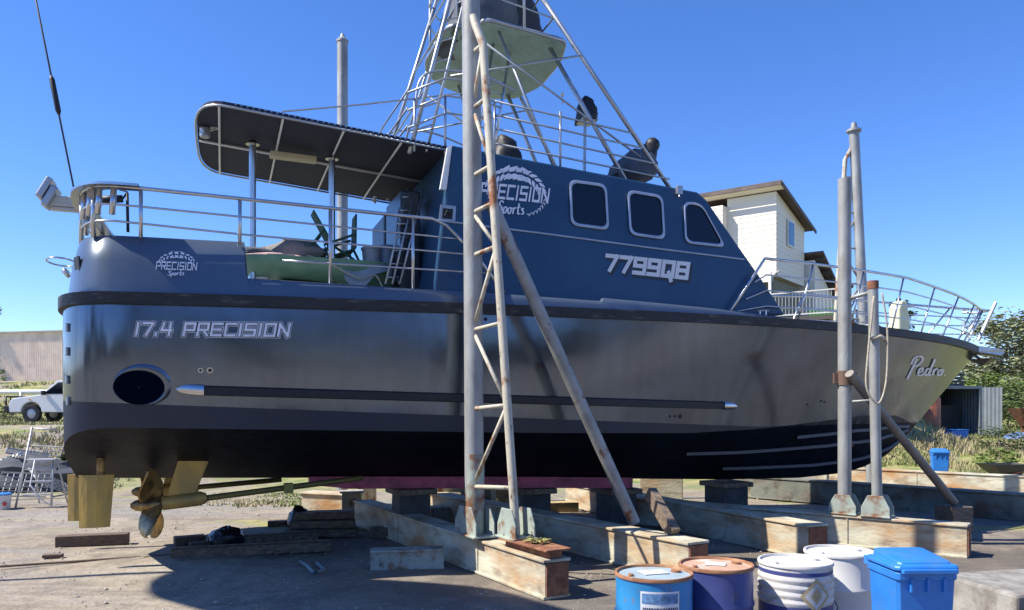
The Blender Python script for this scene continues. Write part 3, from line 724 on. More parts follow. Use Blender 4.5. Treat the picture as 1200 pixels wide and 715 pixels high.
# bow roller and anchor
mb = MB(); mb.prism([(16.6, -.18, 3.42), (17.55, -.14, 3.36), (17.62, -.12, 3.28), (17.5, -.14, 3.22), (16.7, -.18, 3.28)], (0, .34, 0)); mb.build('bow_roller', alu, boat, bevel=.01)
mb = MB(); mb.prism([(17.0, -.3, 3.16), (17.75, 0, 3.16), (17.0, .3, 3.16), (17.2, 0, 3.12)], (0, 0, -.02)); mb.add([(17.0, -.3, 3.15), (17.7, 0, 3.17), (17.1, 0, 3.0), (17.0, .3, 3.15)], [(0, 1, 2), (1, 3, 2), (0, 2, 3), (0, 3, 1)]); mb.tube([(17.1, 0, 3.1), (16.7, 0, 3.34)], .03); mb.build('anchor', mat('dark_anchor_steel', (.05, .05, .055), .5, .4), boat)
mb = MB(); mb.tube([L(732, 0, 0)*0+Vector((15.9, -.9, 3.45)), Vector((16.25, -1.0, 4.2))], .035); mb.build('fender_holder', alu, boat)
mb = MB(); mb.box((14.2, .2, 3.55), (.8, .7, .22)); mb.lathe((14.2, .2, 3.66), [(.2, 0), (.18, .1), (.1, .14)], 14); mb.build('windlass', white, boat, bevel=.03)
for px in (890, 897):
    c_ = L(px, 367, -2.0); mb = MB(); mb.tube([c_+Vector((0, 0, -.1)), c_+Vector((0, 0, .04))], .02); mb.tube([c_+Vector((-.06, 0, .04)), c_+Vector((.06, 0, .04))], .018); mb.build('cleat', steel, boat)

# ---- tower ----
tw = boat
def tube_px(name, spec, r, m=alu, parent=boat, n=8):
    mb = MB(); mb.tube([L(*p) for p in spec], r, n); return mb.build(name, m, parent, sm=True)
ROOF = 5.75
# platform slab with a hatch notch at the near side
pz = 7.92
def pl(px, py, y): q = L(px, py, y); return q
pp = [(5.41, -1.28), (5.5, -.5), (5.25, -.5), (5.2, -.95), (5.0, -.8), (4.98, .5), (5.12, 1.0), (5.6, 1.38), (6.3, 1.42), (6.8, 1.1), (7.0, .4), (6.95, -.6), (6.76, -1.28)]
pp2 = [(p.x, p.y) for p in round_poly(pp, .16, 3)]
mb = MB(); mb.prism([Vector((u, y, pz+.02-.09*(u-5))) for u, y in pp2], (0, 0, .07)); plat = mb.build('tower_platform', teal, boat, bevel=.01)
mb = MB(); mb.tube([Vector((u, y, pz+.06-.09*(u-5))) for u, y in pp2], .035, 8, closed=True); mb.build('platform_rim', alu, plat, sm=True)
legs = []
for sgn in (-1, 1):
    for nm, b0, t0, r in (('tower_leg', (4.25, 1.45*sgn, 5.75), (5.3, .75*sgn, 9.4), .032), ('tower_leg', (8.55, 1.55*sgn, 5.5), (6.0, .95*sgn, 9.2), .036),
                          ('tower_strut', (7.85, 1.35*sgn, 5.6), (6.6, 1.0*sgn, pz-.1), .036), ('tower_strut', (6.55, 1.4*sgn, 5.7), (5.7, 1.1*sgn, pz), .024),
                          ('tower_strut', (4.5, 1.45*sgn, 5.8), (5.5, .8*sgn, 9.4), .02)):
        mb = MB(); mb.tube([b0, t0], r); mb.build(nm, alu, boat, sm=True)
    for b0, t0 in (((5.2, 1.3*sgn, 7.7), (8.0, 1.42*sgn, 6.1)), ((4.9, 1.3*sgn, 7.0), (7.05, 1.25*sgn, 7.65))):
        mb = MB(); mb.tube([b0, t0], .016, 6); mb.build('tower_brace', alu, boat, sm=True)
# flybridge guard rails
def fb(u, z, sgn=-1): return Vector((u, sgn*1.55, z))
for sgn in (-1, 1):
    for z0_, z1_, ue in ((6.62, 6.42, 7.75), (6.42, 6.2, 8.0), (6.22, 5.98, 8.2), (6.0, 5.76, 8.45)):
        mb = MB(); mb.tube([fb(5.5, z0_, sgn), fb(ue, z1_, sgn)], .014, 6); mb.build('flybridge_rail', alu, boat, sm=True)
    for z0_ in (6.75, 6.5, 6.25):
        mb = MB(); mb.tube([fb(4.2, z0_-.18, sgn), fb(4.75, z0_+.1, sgn), fb(5.5, z0_+.12, sgn)], .014, 6); mb.build('flybridge_rail', alu, boat, sm=True)
    for u in (4.3, 4.75, 5.5, 6.55):
        mb = MB(); mb.tube([fb(u, 5.75, sgn), fb(u, 6.6 if u > 4.5 else 6.5, sgn)], .018, 6); mb.build('flybridge_stanchion', alu, boat, sm=True)
for z0_ in (6.6, 6.35, 6.1):
    mb = MB(); mb.tube([(4.2, -1.55, z0_), (4.15, 0, z0_), (4.2, 1.55, z0_)], .014, 6); mb.build('flybridge_rail', alu, boat, sm=True)
# tower top cage above the platform
for z0_ in (8.35, 8.75, 9.1):
    f = (z0_-8)/1.4
    mb = MB(); mb.tube([(5.15, -.8, z0_), (5.4, -1.25, z0_), (6.75-.5*f, -1.1, z0_-.12), (6.8-.5*f, 1.1, z0_-.12), (5.4, 1.3, z0_), (5.12, .9, z0_)], .016, 6, closed=True); mb.build('tower_rail', alu, boat, sm=True)
for u, y in ((5.35, -1.25), (6.1, -1.2), (5.15, -.8), (6.2, 1.2), (5.15, .95)):
    mb = MB(); mb.tube([(u, y, pz-.05), (u, y*.97, 9.3)], .022, 6); mb.build('tower_post', alu, boat, sm=True)
# lattice of the aft legs
for k in range(9):
    t = .1+.1*k; a = Vector((4.25, -1.45, 5.75)).lerp(Vector((5.3, -.75, 9.4)), t); b_ = Vector((4.5, -1.45, 5.8)).lerp(Vector((5.5, -.8, 9.4)), t+.02); c = Vector((4.25, 1.45, 5.75)).lerp(Vector((5.3, .75, 9.4)), t)
    mb = MB(); mb.tube([a, b_], .012, 6); mb.build('tower_rung', alu, boat)
    if k % 3 == 2: mb = MB(); mb.tube([a, c], .016, 6); mb.build('tower_crossbar', alu, boat)
for z0_, y in ((6.95, -1.35), (6.95, 1.35)):
    mb = MB(); mb.tube(curve([(4.35, y, z0_-.5), (4.5, y, z0_), (5.2, y, z0_+.12), (5.9, y, z0_-.05)]), .018, 6); mb.build('flybridge_rail', alu, boat, sm=True)
# tower ladder
la = [L(592, 52, -.6), L(577, 125, -.6), L(566, 165, -.6)]
mb = MB()
for o_ in (-.17, .17): mb.tube([la[0]+Vector((o_, o_*.5, .3)), la[1]+Vector((o_, o_*.5, 0)), la[2]+Vector((o_, o_*.5, -.2))], .024, 8)
for k in range(9):
    c_ = la[0].lerp(la[2], k/8.0); mb.tube([c_+Vector((-.17, -.085, 0)), c_+Vector((.17, .085, 0))], .014, 6)
mb.build('tower_ladder', steel, boat, sm=True)
# cockpit ladder beside the cabin door
mb = MB()
for i_, o_ in enumerate((0, .2, .42)): mb.tube([L(452+o_*40, 333, -1.3), L(478+o_*44, 222, -1.0)], .02, 6)
for k in range(7): a_ = L(453, 325-k*16, -1.3+.04*k); mb.tube([a_+Vector((.04*k, 0, 0)), a_+Vector((.04*k+.22, .05, .02))], .012, 6)
mb.build('cockpit_ladder', alu, boat, sm=True)
# seats and consoles
def seat_cover(name, c, s_, tilt, m, parent=boat):
    mb = MB(); n = 14; rows = []
    for i in range(9):
        t = i/8; rows.append([])
        for k in range(n):
            a_ = 2*math.pi*k/n; rr = 1+.08*math.sin(3*a_+i)+rnd.uniform(-.04, .04)
            x = math.copysign(abs(math.cos(a_))**.6, math.cos(a_))*s_[0]/2*rr*(1-.35*t**2); y = math.copysign(abs(math.sin(a_))**.6, math.sin(a_))*s_[1]/2*rr*(1-.3*t**2)
            rows[-1].append(Vector((c[0]+x+tilt*t*s_[2], c[1]+y, c[2]+t*s_[2]+.03*math.sin(2*a_))))
    mb.grid(rows, closed=True); b_ = len(mb.v)-n; mb.face(range(b_, b_+n)); mb.face(range(n))
    return mb.build(name, m, parent, sm=True)
seat_cover('tower_console', (5.6, -.35, pz+.0), (1.1, 1.2, 1.2), .15, canvas_g)
seat_cover('tower_seat', (6.3, .1, pz), (1.0, 1.3, 1.25), .0, mat('dark_grey_cover', (.04, .045, .055), .8, 0, .2, 5, .4, bscale=7))
c_ = L(590, 178, -.7); sc_ = seat_cover('flybridge_console', (c_.x, -.7, 5.78), (.5, .8, .55), 0, black); mb = MB(); mb.lathe((c_.x, -.7, 6.3), [(.16, 0), (.16, .06), (.05, .12)], 14); mb.build('antenna_dome', white, sc_)
c_ = L(687, 131, -.2); se = seat_cover('helm_seat', (c_.x, -.2, c_.z-.17), (.32, .45, .36), 0, black)
mb = MB(); mb.tube([(c_.x-.02, -.2, c_.z-.16), (c_.x-.05, -.2, 5.55)], .03); mb.box((c_.x, -.2, c_.z-.17), (.28, .36, .03)); mb.build('seat_post', alu, se, sm='auto')
c_ = L(741, 205, -.7); se = seat_cover('sun_lounge', (c_.x-.1, -.7, c_.z-.1), (.75, .9, .42), .45, canvas_g)
h_ = L(762, 172, -.7); mb = MB(); mb.tube([L(757, 195, -.7), h_], [.16, .13], 10); mb.ico(h_+Vector((.04, 0, .03)), .13); mb.build('headrest', black, se, sm=True)
mb = MB(); c_ = L(748, 210, -.7); mb.tube([c_, c_+Vector((0, 0, -.2))], .03); mb.build('seat_post', alu, se)
mb = MB(); mb.tube([L(659, 122, -.6), L(659, 113, -.6)], .012); mb.ico(L(659, 111, -.6), .035); mb.build('anchor_light', white, boat, sm=True)

# ---- running gear ----
def rudder(px0, px1, ytop, ybot, y):
    a_ = L(px0, ytop, y); b_ = L(px1, ytop, y); z1_ = a_.z; z0_ = L((px0+px1)/2, ybot, y).z
    ww = b_.x-a_.x; secs = []
    for t, ins in ((0, 0), (1, .1)):
        z = z1_+(z0_-z1_)*t; u0_ = a_.x+ins*.3*ww*.5; u1_ = b_.x-ins*2.2*ww*.55
        loop = []
        for s_, h in ((0, .008), (.25, .04), (.55, .055), (.85, .03), (1, .006)): loop.append(Vector((u0_+(u1_-u0_)*s_, y-h, z)))
        for s_, h in ((1, .006), (.85, .03), (.55, .055), (.25, .04), (0, .008)): loop.append(Vector((u0_+(u1_-u0_)*s_, y+h, z)))
        secs.append(loop)
    mb = MB(); mb.grid(secs, closed=True); n = 10; mb.face(range(n)); mb.face(range(n, 2*n))
    r_ = mb.build('rudder', bronze, boat)
    mb = MB(); mb.tube([(a_.x+ww*.62, y, z1_-.02), (a_.x+ww*.62, y, z1_+.35)], .05, 10); mb.build('rudder_stock', bronze_d, r_, sm='auto')
rudder(92, 134, 557, 618, -.95); rudder(79, 114, 556, 610, .75)
def blade_mb(c, ang, R):
    rows = []
    for i in range(8):
        t = i/7; r_ = .07+t*(R-.07); wd = R*.62*math.sin(math.pi*min(1, (.18+.80*t)))**.7; pitch = rad(62-38*t); row = []
        for k in range(6):
            s_ = (k/5-.5)*wd; 
            lx = s_*math.sin(pitch)*-1; lt = s_*math.cos(pitch)+.12*t*R; cup = .03*(4*(k/5-.5)**2)
            row.append(Vector((c.x+lx+cup, c.y+r_*math.cos(ang)-lt*math.sin(ang), c.z+r_*math.sin(ang)+lt*math.cos(ang))))
        rows.append(row)
    mb = MB(); mb.grid(rows); back = [[p+Vector((.022, 0, 0)) for p in r] for r in rows]; mb.grid(back)
    b1 = 48
    for i in range(7):
        for k in (0, 5): mb.face((i*6+k, (i+1)*6+k, b1+(i+1)*6+k, b1+i*6+k))
    for k in range(5): mb.face((42+k, 43+k, b1+43+k, b1+42+k)); mb.face((k, k+1, b1+k+1, b1+k))
    return mb
def running(pc, y, R, ph, ends):
    c = L(pc[0], pc[1], y)
    mb = MB(); mb.lathe(c, [(.03, -.2), (.07, -.14), (.095, 0), (.09, .16), (.06, .2)], 16, 0, Matrix.Rotation(math.pi/2, 4, 'Y')); hubo = mb.build('propeller_hub', bronze_d, boat, sm='auto')
    for k in range(4): blade_mb(c+Vector((.02, 0, 0)), ph+k*math.pi/2, R).build('propeller_blade', bronze_d, hubo, sm='auto')
    e = L(ends[0], ends[1], y); mb = MB(); mb.tube([c+Vector((.1, 0, 0)), e], .042, 10); mb.build('propeller_shaft', mat('dull_shaft_bronze', (.17, .15, .05), .5, .3), boat, sm=True)
    d = (e-c).normalized(); b0 = c+d*.18; b1_ = c+d*.68
    mb = MB(); mb.tube([b0, b0+d*.02, b1_, b1_+d*.08], [.06, .1, .1, .06], 12); mb.build('shaft_bearing', bronze, boat, sm='auto')
    u0_ = b0.x+.02; zt = interp(zk_t, u0_)+.33; 
    mb = MB(); mb.prism([(b0.x+.05, y-.03, b0.z+.04), (b0.x+.42, y-.03, b0.z+.09), (b0.x+.62, y-.03, zt), (b0.x+.22, y-.03, zt)], (0, .06, 0)); mb.build('shaft_strut', bronze, boat, bevel=.012)
running((172, 592), -.85, .60, .5, (425, 560)); running((171, 576), .85, .56, 1.1, (330, 562))
mb = MB(); q_ = L(338, 572, -.85); mb.box(q_, (.13, .14, .14)); mb.build('shaft_clamp', mat('green_yellow_anode', (.3, .3, .08), .6), boat, bevel=.01)
#PART2
# ---------------- cradle beams ----------------
def beam(name, end, d, ln, h, wd, m, label, zb=0.0, group='steel cradle beams across the slipway', chan=None, flange=.03):
    d = Vector((d[0], d[1], 0)).normalized(); rz = math.atan2(d.y, d.x)
    e = empty(name, (end[0], end[1], zb), rz, label, 'beam', group)
    mb = MB(); mb.box((ln/2, 0, h/2-.02), (ln, wd-.05, h-.04)); mb.build('web', m, e, bevel=.006)
    mb = MB(); mb.box((ln/2, 0, h-.015), (ln+.02, wd+.0, .035)); mb.build('top_flange', m, e, bevel=.008)
    mb = MB(); mb.box((ln/2, 0, .02), (ln+.01, wd+.0, .035)); mb.build('bottom_flange', m, e, bevel=.008)
    mb = MB(); mb.box((-.008, 0, h/2), (.02, wd-.07, h-.08)); mb.build('end_plate', rust, e)
    for k in range(int(ln/2.7)):
        for sgn in (-1, 1):
            mb = MB(); mb.box((1.6+k*2.7, sgn*(wd/2-.02), h/2), (.015, .02, h-.08)); mb.build('stiffener', m, e)
    if chan:
        mb = MB(); mb.box((chan/2+.02, 0, h+.045), (chan, wd*.45, .085)); mb.box((chan/2, 0, h+.1), (chan+.05, wd*.95, .025), rz=.02); mb.build('top_channel', rust, e, bevel=.006)
    return e
D1 = Vector((-.5, .866, 0))
beam('cradle_beam', (.50, 8.85), D1, 6.4, .44, .36, beam_m, 'nearest rusty cradle beam reaching forward beneath the lattice post', chan=1.0)
beam('cradle_beam', (2.28, 9.75), (-.56, .83), 6.6, .48, .38, beam_m, 'cream beam end behind the two blue drums with a timber prop on top')
beam('cradle_beam', (4.28, 11.15), (-.45, .89), 6.6, .48, .42, beam_m, 'cradle beam whose cream end sticks out behind the white drums')
beam('cradle_beam', (6.45, 11.25), (-.79, .61), 5.4, .47, .3, beam_m, 'long rusty cream beam carrying the two grey posts near the bow')
beam('cradle_beam', (10.6, 13.9), (-.72, .69), 7.6, .5, .4, beam_d, 'shaded dark beam running out of the frame behind the bow posts')
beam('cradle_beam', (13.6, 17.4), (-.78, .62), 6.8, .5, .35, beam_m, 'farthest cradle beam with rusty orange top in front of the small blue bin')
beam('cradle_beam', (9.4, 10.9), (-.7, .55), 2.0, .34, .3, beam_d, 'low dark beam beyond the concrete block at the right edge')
for (px, py, ln, hh, wd, rz, m_, lab) in ((476, 668, .95, .27, .2, .16, green_steel, 'short pale green box section lying left of the nearest beam'),
        (540, 612, 1.2, .3, .3, .3, green_steel, 'blue grey steel offcut lying behind the lattice post foot')):
    c = G(px, py); e = empty('steel_section', c+Vector((0, .1, 0)), rz, lab, 'steel section')
    mb = MB(); mb.box((0, 0, hh/2), (ln, wd, hh-.05)); mb.build('web', m_, e, bevel=.008)
    mb = MB(); mb.box((0, 0, hh-.02), (ln+.01, wd+.05, .03)); mb.box((0, 0, .02), (ln+.01, wd+.05, .03)); mb.build('flange', m_, e, bevel=.006)
# keel blocks
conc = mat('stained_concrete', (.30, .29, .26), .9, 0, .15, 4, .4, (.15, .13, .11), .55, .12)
conc_d = mat('dark_concrete', (.07, .07, .068), .9, 0, .25, 4, .4)  # darker concrete for the keel blocks
def on_boat(u, y, z=0): return BM @ Vector((u, y, z))
kb_lab = ['dark keel block nearest the propellers under the pink keel', 'dark keel block behind the lattice post', 'dark keel block under the forward end of the pink keel', 'dark keel block farthest forward under the black bottom']
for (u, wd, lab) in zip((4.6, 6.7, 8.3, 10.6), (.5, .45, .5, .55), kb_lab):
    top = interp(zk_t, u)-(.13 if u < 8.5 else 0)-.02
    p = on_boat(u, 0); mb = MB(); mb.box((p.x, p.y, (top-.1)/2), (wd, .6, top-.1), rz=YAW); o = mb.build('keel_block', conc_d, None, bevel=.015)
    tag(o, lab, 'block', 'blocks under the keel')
    mb = MB(); mb.box((p.x, p.y, top-.055), (wd+.15, .7, .09), rz=YAW+.1); o = mb.build('timber_packer', timber, None, bevel=.01)
    tag(o, 'timber packer on top of the '+lab.split(' under')[0].split(' behind')[0].replace('nearest', 'nearest to'), 'timber', 'timber packers on the keel blocks')
# lit blocks beyond the keel
for (px, py, Y, d, rz, m_, lab) in ((385, 604, 14.6, (.95, .4, .42), -.35, beam_m, 'sunlit cream steel block beyond the keel left of the dark block'),
        (412, 612, 13.7, (.35, .3, .55), .2, cream, 'upright cream bracket at the end of the timber stack'),
        (520, 604, 16.5, (2.0, .4, .6), -.2, cream, 'cream box girder lit by the sun behind the lattice post'),
        (775, 592, 15.6, (.9, .4, .75), -.2, beam_m, 'rust streaked cream block seen between keel and timber prop'),
        (600, 600, 17.0, (.9, .5, .5), .1, beam_m, 'small cream block seen under the keel right of the post')):
    c = G(px, py); mb = MB(); mb.box((c.x, c.y, d[2]/2), d, rz=rz, bev=0); mb.box((c.x, c.y, d[2]+.015), (d[0]+.08, d[1]+.08, .03), rz=rz); o = mb.build('steel_block', m_, None, bevel=.012); tag(o, lab, 'block')
c = G(378, 628)
for k in range(3):
    mb = MB(); mb.box((c.x, c.y+.12*k-.1, .07+.13*k), (1.15-.1*k, .3, .12), rz=.12+.05*k); o = mb.build('stacked_timber', timber, None, bevel=.01)
    tag(o, ['bottom timber of the stack in front of the cream steel block', 'middle timber of the stack in front of the cream steel block', 'top timber of the stack in front of the cream steel block'][k], 'timber', 'timbers stacked under the keel')
for (p0, p1, wd, h, lab) in (((200, 655), (388, 645), .16, .14, 'long sunlit plank lying nearest the boat shadow'), ((285, 640), (372, 634), .18, .15, 'short plank lying behind the long sunlit plank')):
    a, b_ = G(*p0), G(*p1); mid = (a+b_)/2; d = b_-a; mb = MB(); mb.box((mid.x, mid.y, h/2), (d.length, wd, h), rz=math.atan2(d.y, d.x)); mb.box((mid.x, mid.y, h+.012), (d.length*.98, wd*.5, .02), rz=math.atan2(d.y, d.x)+.01); o = mb.build('plank', timber, None, bevel=.01); tag(o, lab, 'plank')
for (p0, p1, wd, h, lab) in (((66, 641), (151, 637), .2, .17, 'dark squared timber lying behind the rudders'), ((204, 640), (240, 637), .2, .14, 'stub of timber lying left of the black rubbish bag'), ((50, 654), (74, 653), .1, .05, 'small dark offcut lying in front of the squared timber'),
                             ((222, 643), (244, 641), .12, .09, 'little wood block touching the black rubbish bag'), ((-40, 668), (165, 654), .04, .03, 'thin dark batten running to the left edge'), ((168, 655), (330, 640), .05, .035, 'thin batten pointing at the rubbish bag')):
    a, b_ = G(*p0), G(*p1); mid = (a+b_)/2; d = b_-a; mb = MB(); mb.box((mid.x, mid.y, h/2), (d.length, wd, h), rz=math.atan2(d.y, d.x)); o = mb.build('timber_offcut', mat('dark_old_timber', (.13, .09, .065), .85, 0, .3, 6, .4, stretch=(1, 5, 5)), None, bevel=.012); tag(o, lab, 'timber')

# ---------------- unseen added shelter, left of the picture: roof shaped to throw the curved shadow on the dirt ----------------
sh_ = empty('added_shadow_roof', (-9.0, 6.5, 0), 0, 'unseen roof on posts added at the left to cast the curved shadow', 'shadow_caster')
pts_ = round_poly([(-4.5, 9.9), (-4.0, 10.9), (-3.1, 11.2), (-3.0, 10.2), (-2.75, 9.95), (-.3, 9.35), (.45, 8.4), (1.2, 7.6), (1.2, 3.4), (-1.2, 3.4), (-1.5, 6.6), (-3.0, 8.2), (-4.2, 9.1)], .35, 5)
mb = MB(); mb.prism([Vector((p.x-7.44+9.0, p.y-1.31-6.5, 9.0)) for p in pts_], (0, 0, .12)); mb.build('roof', mat('shadow_roof_sheet', (.35, .36, .37), .5, .3), sh_, bevel=.02)
for x, y in ((-2.2, 2.5), (-.6, -.6), (.9, -4.0), (2.4, .2)):
    mb = MB(); mb.tube([(x, y, 0), (x, y, 9.02)], .06, 10); mb.build('post', galv, sh_, sm='auto')

# ---------------- posts ----------------
def foot_plate(mb, c, s=.22, h=.3, rz=0):
    for q in (-1, 1):
        M = Matrix.Rotation(rz, 4, 'Z')
        pts = [(-s, 0), (s, 0), (s, h*.45), (s*.55, h), (-s*.55, h), (-s, h*.45)]
        mb.prism([c+M @ Vector((x, q*.12, z)) for x, z in pts], M @ Vector((0, .02*q, 0)))
    mb.box(c+Vector((0, 0, .01)), (s*2.1, .34, .024), rz=rz)
pb = Vector((-.485, 10.33, .47)); tb = Vector((.05, 9.62, .58))
post = empty('lattice_post', pb, 0, 'tall galvanised post with rusty lattice ladder tube in front of the cabin', 'post')
mb = MB(); mb.tube([(0, 0, .02), (-.02, 0, 3.5), (-.06, 0, 8.3)], [.125, .123, .118], 20); po = mb.build('post_tube', galv, post, sm='auto')
mb = MB(); mb.tube([(0, 0, .03), (0, 0, 1.05)], .1275, 20, caps=False); mb.build('painted_sleeve', green_steel, post, sm=True)
mb = MB(); foot_plate(mb, Vector((0, 0, 0)), .3, .38, math.atan2(D1.y, D1.x)); foot_plate(mb, tb-pb-Vector((0, 0, .03)), .22, .36, math.atan2(D1.y, D1.x)); mb.build('foot_plate', green_steel, post, bevel=.006)
def zt(py, Y=10.3): return CAM_Z+(HZ-py)/F*Y-pb.z
tt = Vector((.05, -.04, zt(22))); 
tp = [Vector((-.02, -.08, zt(22))), P(566, 52, 10.1)-pb, tb-pb]
mb = MB(); mb.tube(tp, .055, 12); mb.build('lattice_tube', cream, post, sm='auto')
def on_t(z): a, b_ = tp[1], tp[2]; f = (z-a.z)/(b_.z-a.z); return a.lerp(b_, max(0, min(1, f)))
lv = [63, 128, 207, 250, 300, 387, 479, 570]
nodes = [(Vector((-.02, -.06, zt(y))), on_t(zt(y-4))) for y in lv]
for i, (a, b_) in enumerate(nodes):
    mb = MB(); mb.tube([a, b_], .028, 8); mb.build('rung', cream, post, sm=True)
    if i+1 < len(nodes) and lv[i+1]-lv[i] > 45:
        c, d = nodes[i+1]; mb = MB(); mb.tube([a, d] if i % 2 else [b_, c], .026, 8); mb.build('lattice_bar', cream, post, sm=True)
mb = MB(); mb.tube([a_+Vector((0, 0, 0)) for a_ in (nodes[-1][0], nodes[-1][1])], .03, 8); 
br0, br1 = P(574, 235, 10.32), Vector((1.72, 11.2, .5))
mb = MB(); mb.tube([br0, br0.lerp(br1, .5), br1], .085, 16); o = mb.build('raking_brace', mat('rust_spotted_pipe', (.33, .33, .31), .55, .25, .2, 4, .2, (.2, .09, .05), .6, .04, scale2=3.5), None, sm='auto'); tag(o, 'thick grey steel brace leaning from the lattice post down past the hull', 'brace')
# bow posts
p2 = Vector((5.13, 12.28, .48))
e = empty('steel_post', p2, 0, 'thick plain grey post with a clamp band beside the bow', 'post', 'posts holding the boat upright')
mb = MB(); mb.tube([(0, 0, 0), (0, 0, 5.16)], .1, 18); mb.build('post_tube', galv, e, sm='auto')
mb = MB(); mb.tube([(0, 0, 1.98), (0, 0, 2.2)], .115, 18); mb.box((.13, 0, 2.09), (.1, .06, .16)); mb.box((-.13, 0, 2.09), (.08, .06, .16)); mb.build('clamp', mat('rust_brown_clamp', (.16, .1, .07), .7, .2), e, sm='auto')
mb = MB(); foot_plate(mb, Vector((0, 0, 0)), .2, .3, math.atan2(.61, -.79)); mb.build('foot_plate', green_steel, e, bevel=.006)
for z_ in (1.06, 2.95, 3.5): mb = MB(); mb.ico((.1, -.02, z_), .03); mb.build('bolt', rust, e)
p3 = Vector((5.50, 11.98, .48))
e = empty('steel_post', p3, 0, 'shorter thin post with rusty top and rope nearest the bow', 'post', 'posts holding the boat upright')
mb = MB(); mb.tube([(0, 0, 0), (-.04, 0, 1.7), (-.07, 0, 3.5)], .075, 16); mb.build('post_tube', galv, e, sm='auto')
mb = MB(); mb.tube([(-.07, 0, 3.42), (-.07, 0, 3.54)], .082, 16); mb.build('rusty_cap', rust, e, sm='auto')
mb = MB(); foot_plate(mb, Vector((0, 0, 0)), .2, .32, math.atan2(.61, -.79)); mb.build('foot_plate', green_steel, e, bevel=.006)
mb = MB(); mb.tube([(-.06, 0, 3.38), (-.37, .3, 3.3)], .03, 8); mb.build('cross_bar', galv, e, sm=True)
mb = MB(); mb.tube([(-.04, 0, 1.75), (-.37, .3, 1.72)], .018, 8); mb.build('cross_bar', galv, e, sm=True)
mb = MB(); mb.tube(curve([p3+Vector(v) for v in ((-.1, -.1, 3.3), (-.2, -.12, 2.4), (-.22, -.12, 1.95), (-.1, -.13, 1.72), (.0, -.12, 1.75), (.09, -.1, 2.1), (.10, -.1, 2.8), (.02, -.1, 3.35))]), .015, 6)
mb.tube([p3+Vector(v) for v in ((-.15, -.08, 2.66), (0, -.1, 2.7), (.1, -.06, 2.64))], .03, 6)
o = mb.build('mooring_rope', mat('pale_rope', (.42, .38, .3), .9, 0, .2, 20, .3), None, sm=True); tag(o, 'pale rope looped over the short post beside the bow', 'rope')
mb = MB(); mb.tube([P(992, 438, 12.2)+Vector((.0, -.1, 0)), Vector((7.5, 13.5, .5))], .07, 14); o = mb.build('raking_brace', mat('brown_grey_pipe', (.2, .18, .16), .6, .2, .2, 4, .3), None, sm='auto'); tag(o, 'grey brown brace slanting down to the right from the bow post', 'brace')
mb = MB(); mb.box((7.52, 13.55, .22), (.42, .4, .44), rz=.3); o = mb.build('timber_block', timber, None, bevel=.012); tag(o, 'squat timber block under the foot of the brace right of the bow posts', 'block')
# far posts
e = empty('steel_post', (-3.62, 17, 0), 0, 'grey post standing behind the cockpit, seen above the canopy', 'post', 'posts holding the boat upright')
mb = MB(); mb.tube([(0, 0, 0), (0, 0, 9.9)], .115, 16); mb.build('post_tube', galv, e, sm='auto'); mb = MB(); mb.lathe((0, 0, 9.9), [(.13, 0), (.13, .04), (.06, .1), (.03, .18)], 14); mb.build('post_cap', galv, e, sm='auto')
e = empty('steel_post', (8.15, 18, 0), 0, 'tall thin leaning post with lattice on the far side of the bow', 'post', 'posts holding the boat upright')
mb = MB(); mb.tube([(0, 0, 0), (-.42, 0, 8.35)], .11, 16); mb.build('post_tube', galv, e, sm='auto')
mb = MB(); mb.lathe((-.42, 0, 8.33), [(.16, 0), (.16, .05), (.07, .08), (.06, .2)], 14); mb.build('post_cap', galv, e, sm='auto')
mb = MB(); mb.tube([(-.45, 0, 8.0), (-.62, .0, 7.7), (-1.05, 0, .3)], .05, 10); mb.build('lattice_tube', cream, e, sm='auto')
for k in range(9):
    z = .9+.8*k; a = Vector((-.05*z, 0, z)); f = (z-.3)/7.4; b_ = Vector((-1.05+.43*f, 0, z)); z2 = z+.8; c = Vector((-.05*z2, 0, z2)); d = Vector((-1.05+.43*(z2-.3)/7.4, 0, z2))
    mb = MB(); mb.tube([a, b_], .025, 6); mb.build('rung', galv, e, sm=True)
    if k < 8: mb = MB(); mb.tube([a, d] if k % 2 else [b_, c], .025, 6); mb.build('lattice_bar', galv, e, sm=True)
for k, (px, py, d, rz, m_, nm, lab) in enumerate(((452, 629, (.5, .3, .16), .3, timber, 'timber_offcut', 'short timber block beside the first keel block'), (498, 607, (1.5, .22, .2), -.1, timber_y, 'plank', 'yellow plank lying beyond the first dark keel block'),
        (640, 600, (1.3, .25, .2), .2, timber_y, 'plank', 'yellow plank lying behind the foot of the long brace'), (588, 596, (.5, .4, .5), .1, cream, 'steel_block', 'small cream steel block just right of the lattice post'),
        (905, 583, (2.2, .3, .3), -.15, beam_m, 'steel_block', 'long cream steel block beyond the bow bottom'), (695, 590, (.8, .5, .55), 0, beam_m, 'steel_block', 'cream steel block behind the long brace'), (430, 604, (.35, .3, .7), .1, cream, 'steel_block', 'upright cream block left of the first keel block'),
        (345, 617, (.9, .25, .12), .25, timber, 'timber_offcut', 'grey timber lying under the end of the shaft'))):
    c = G(px, py); mb = MB(); mb.box((c.x, c.y, d[2]/2), d, rz=rz); o = mb.build(nm, m_, None, bevel=.012); tag(o, lab, 'plank' if nm == 'plank' else 'block' if nm == 'steel_block' else 'timber')
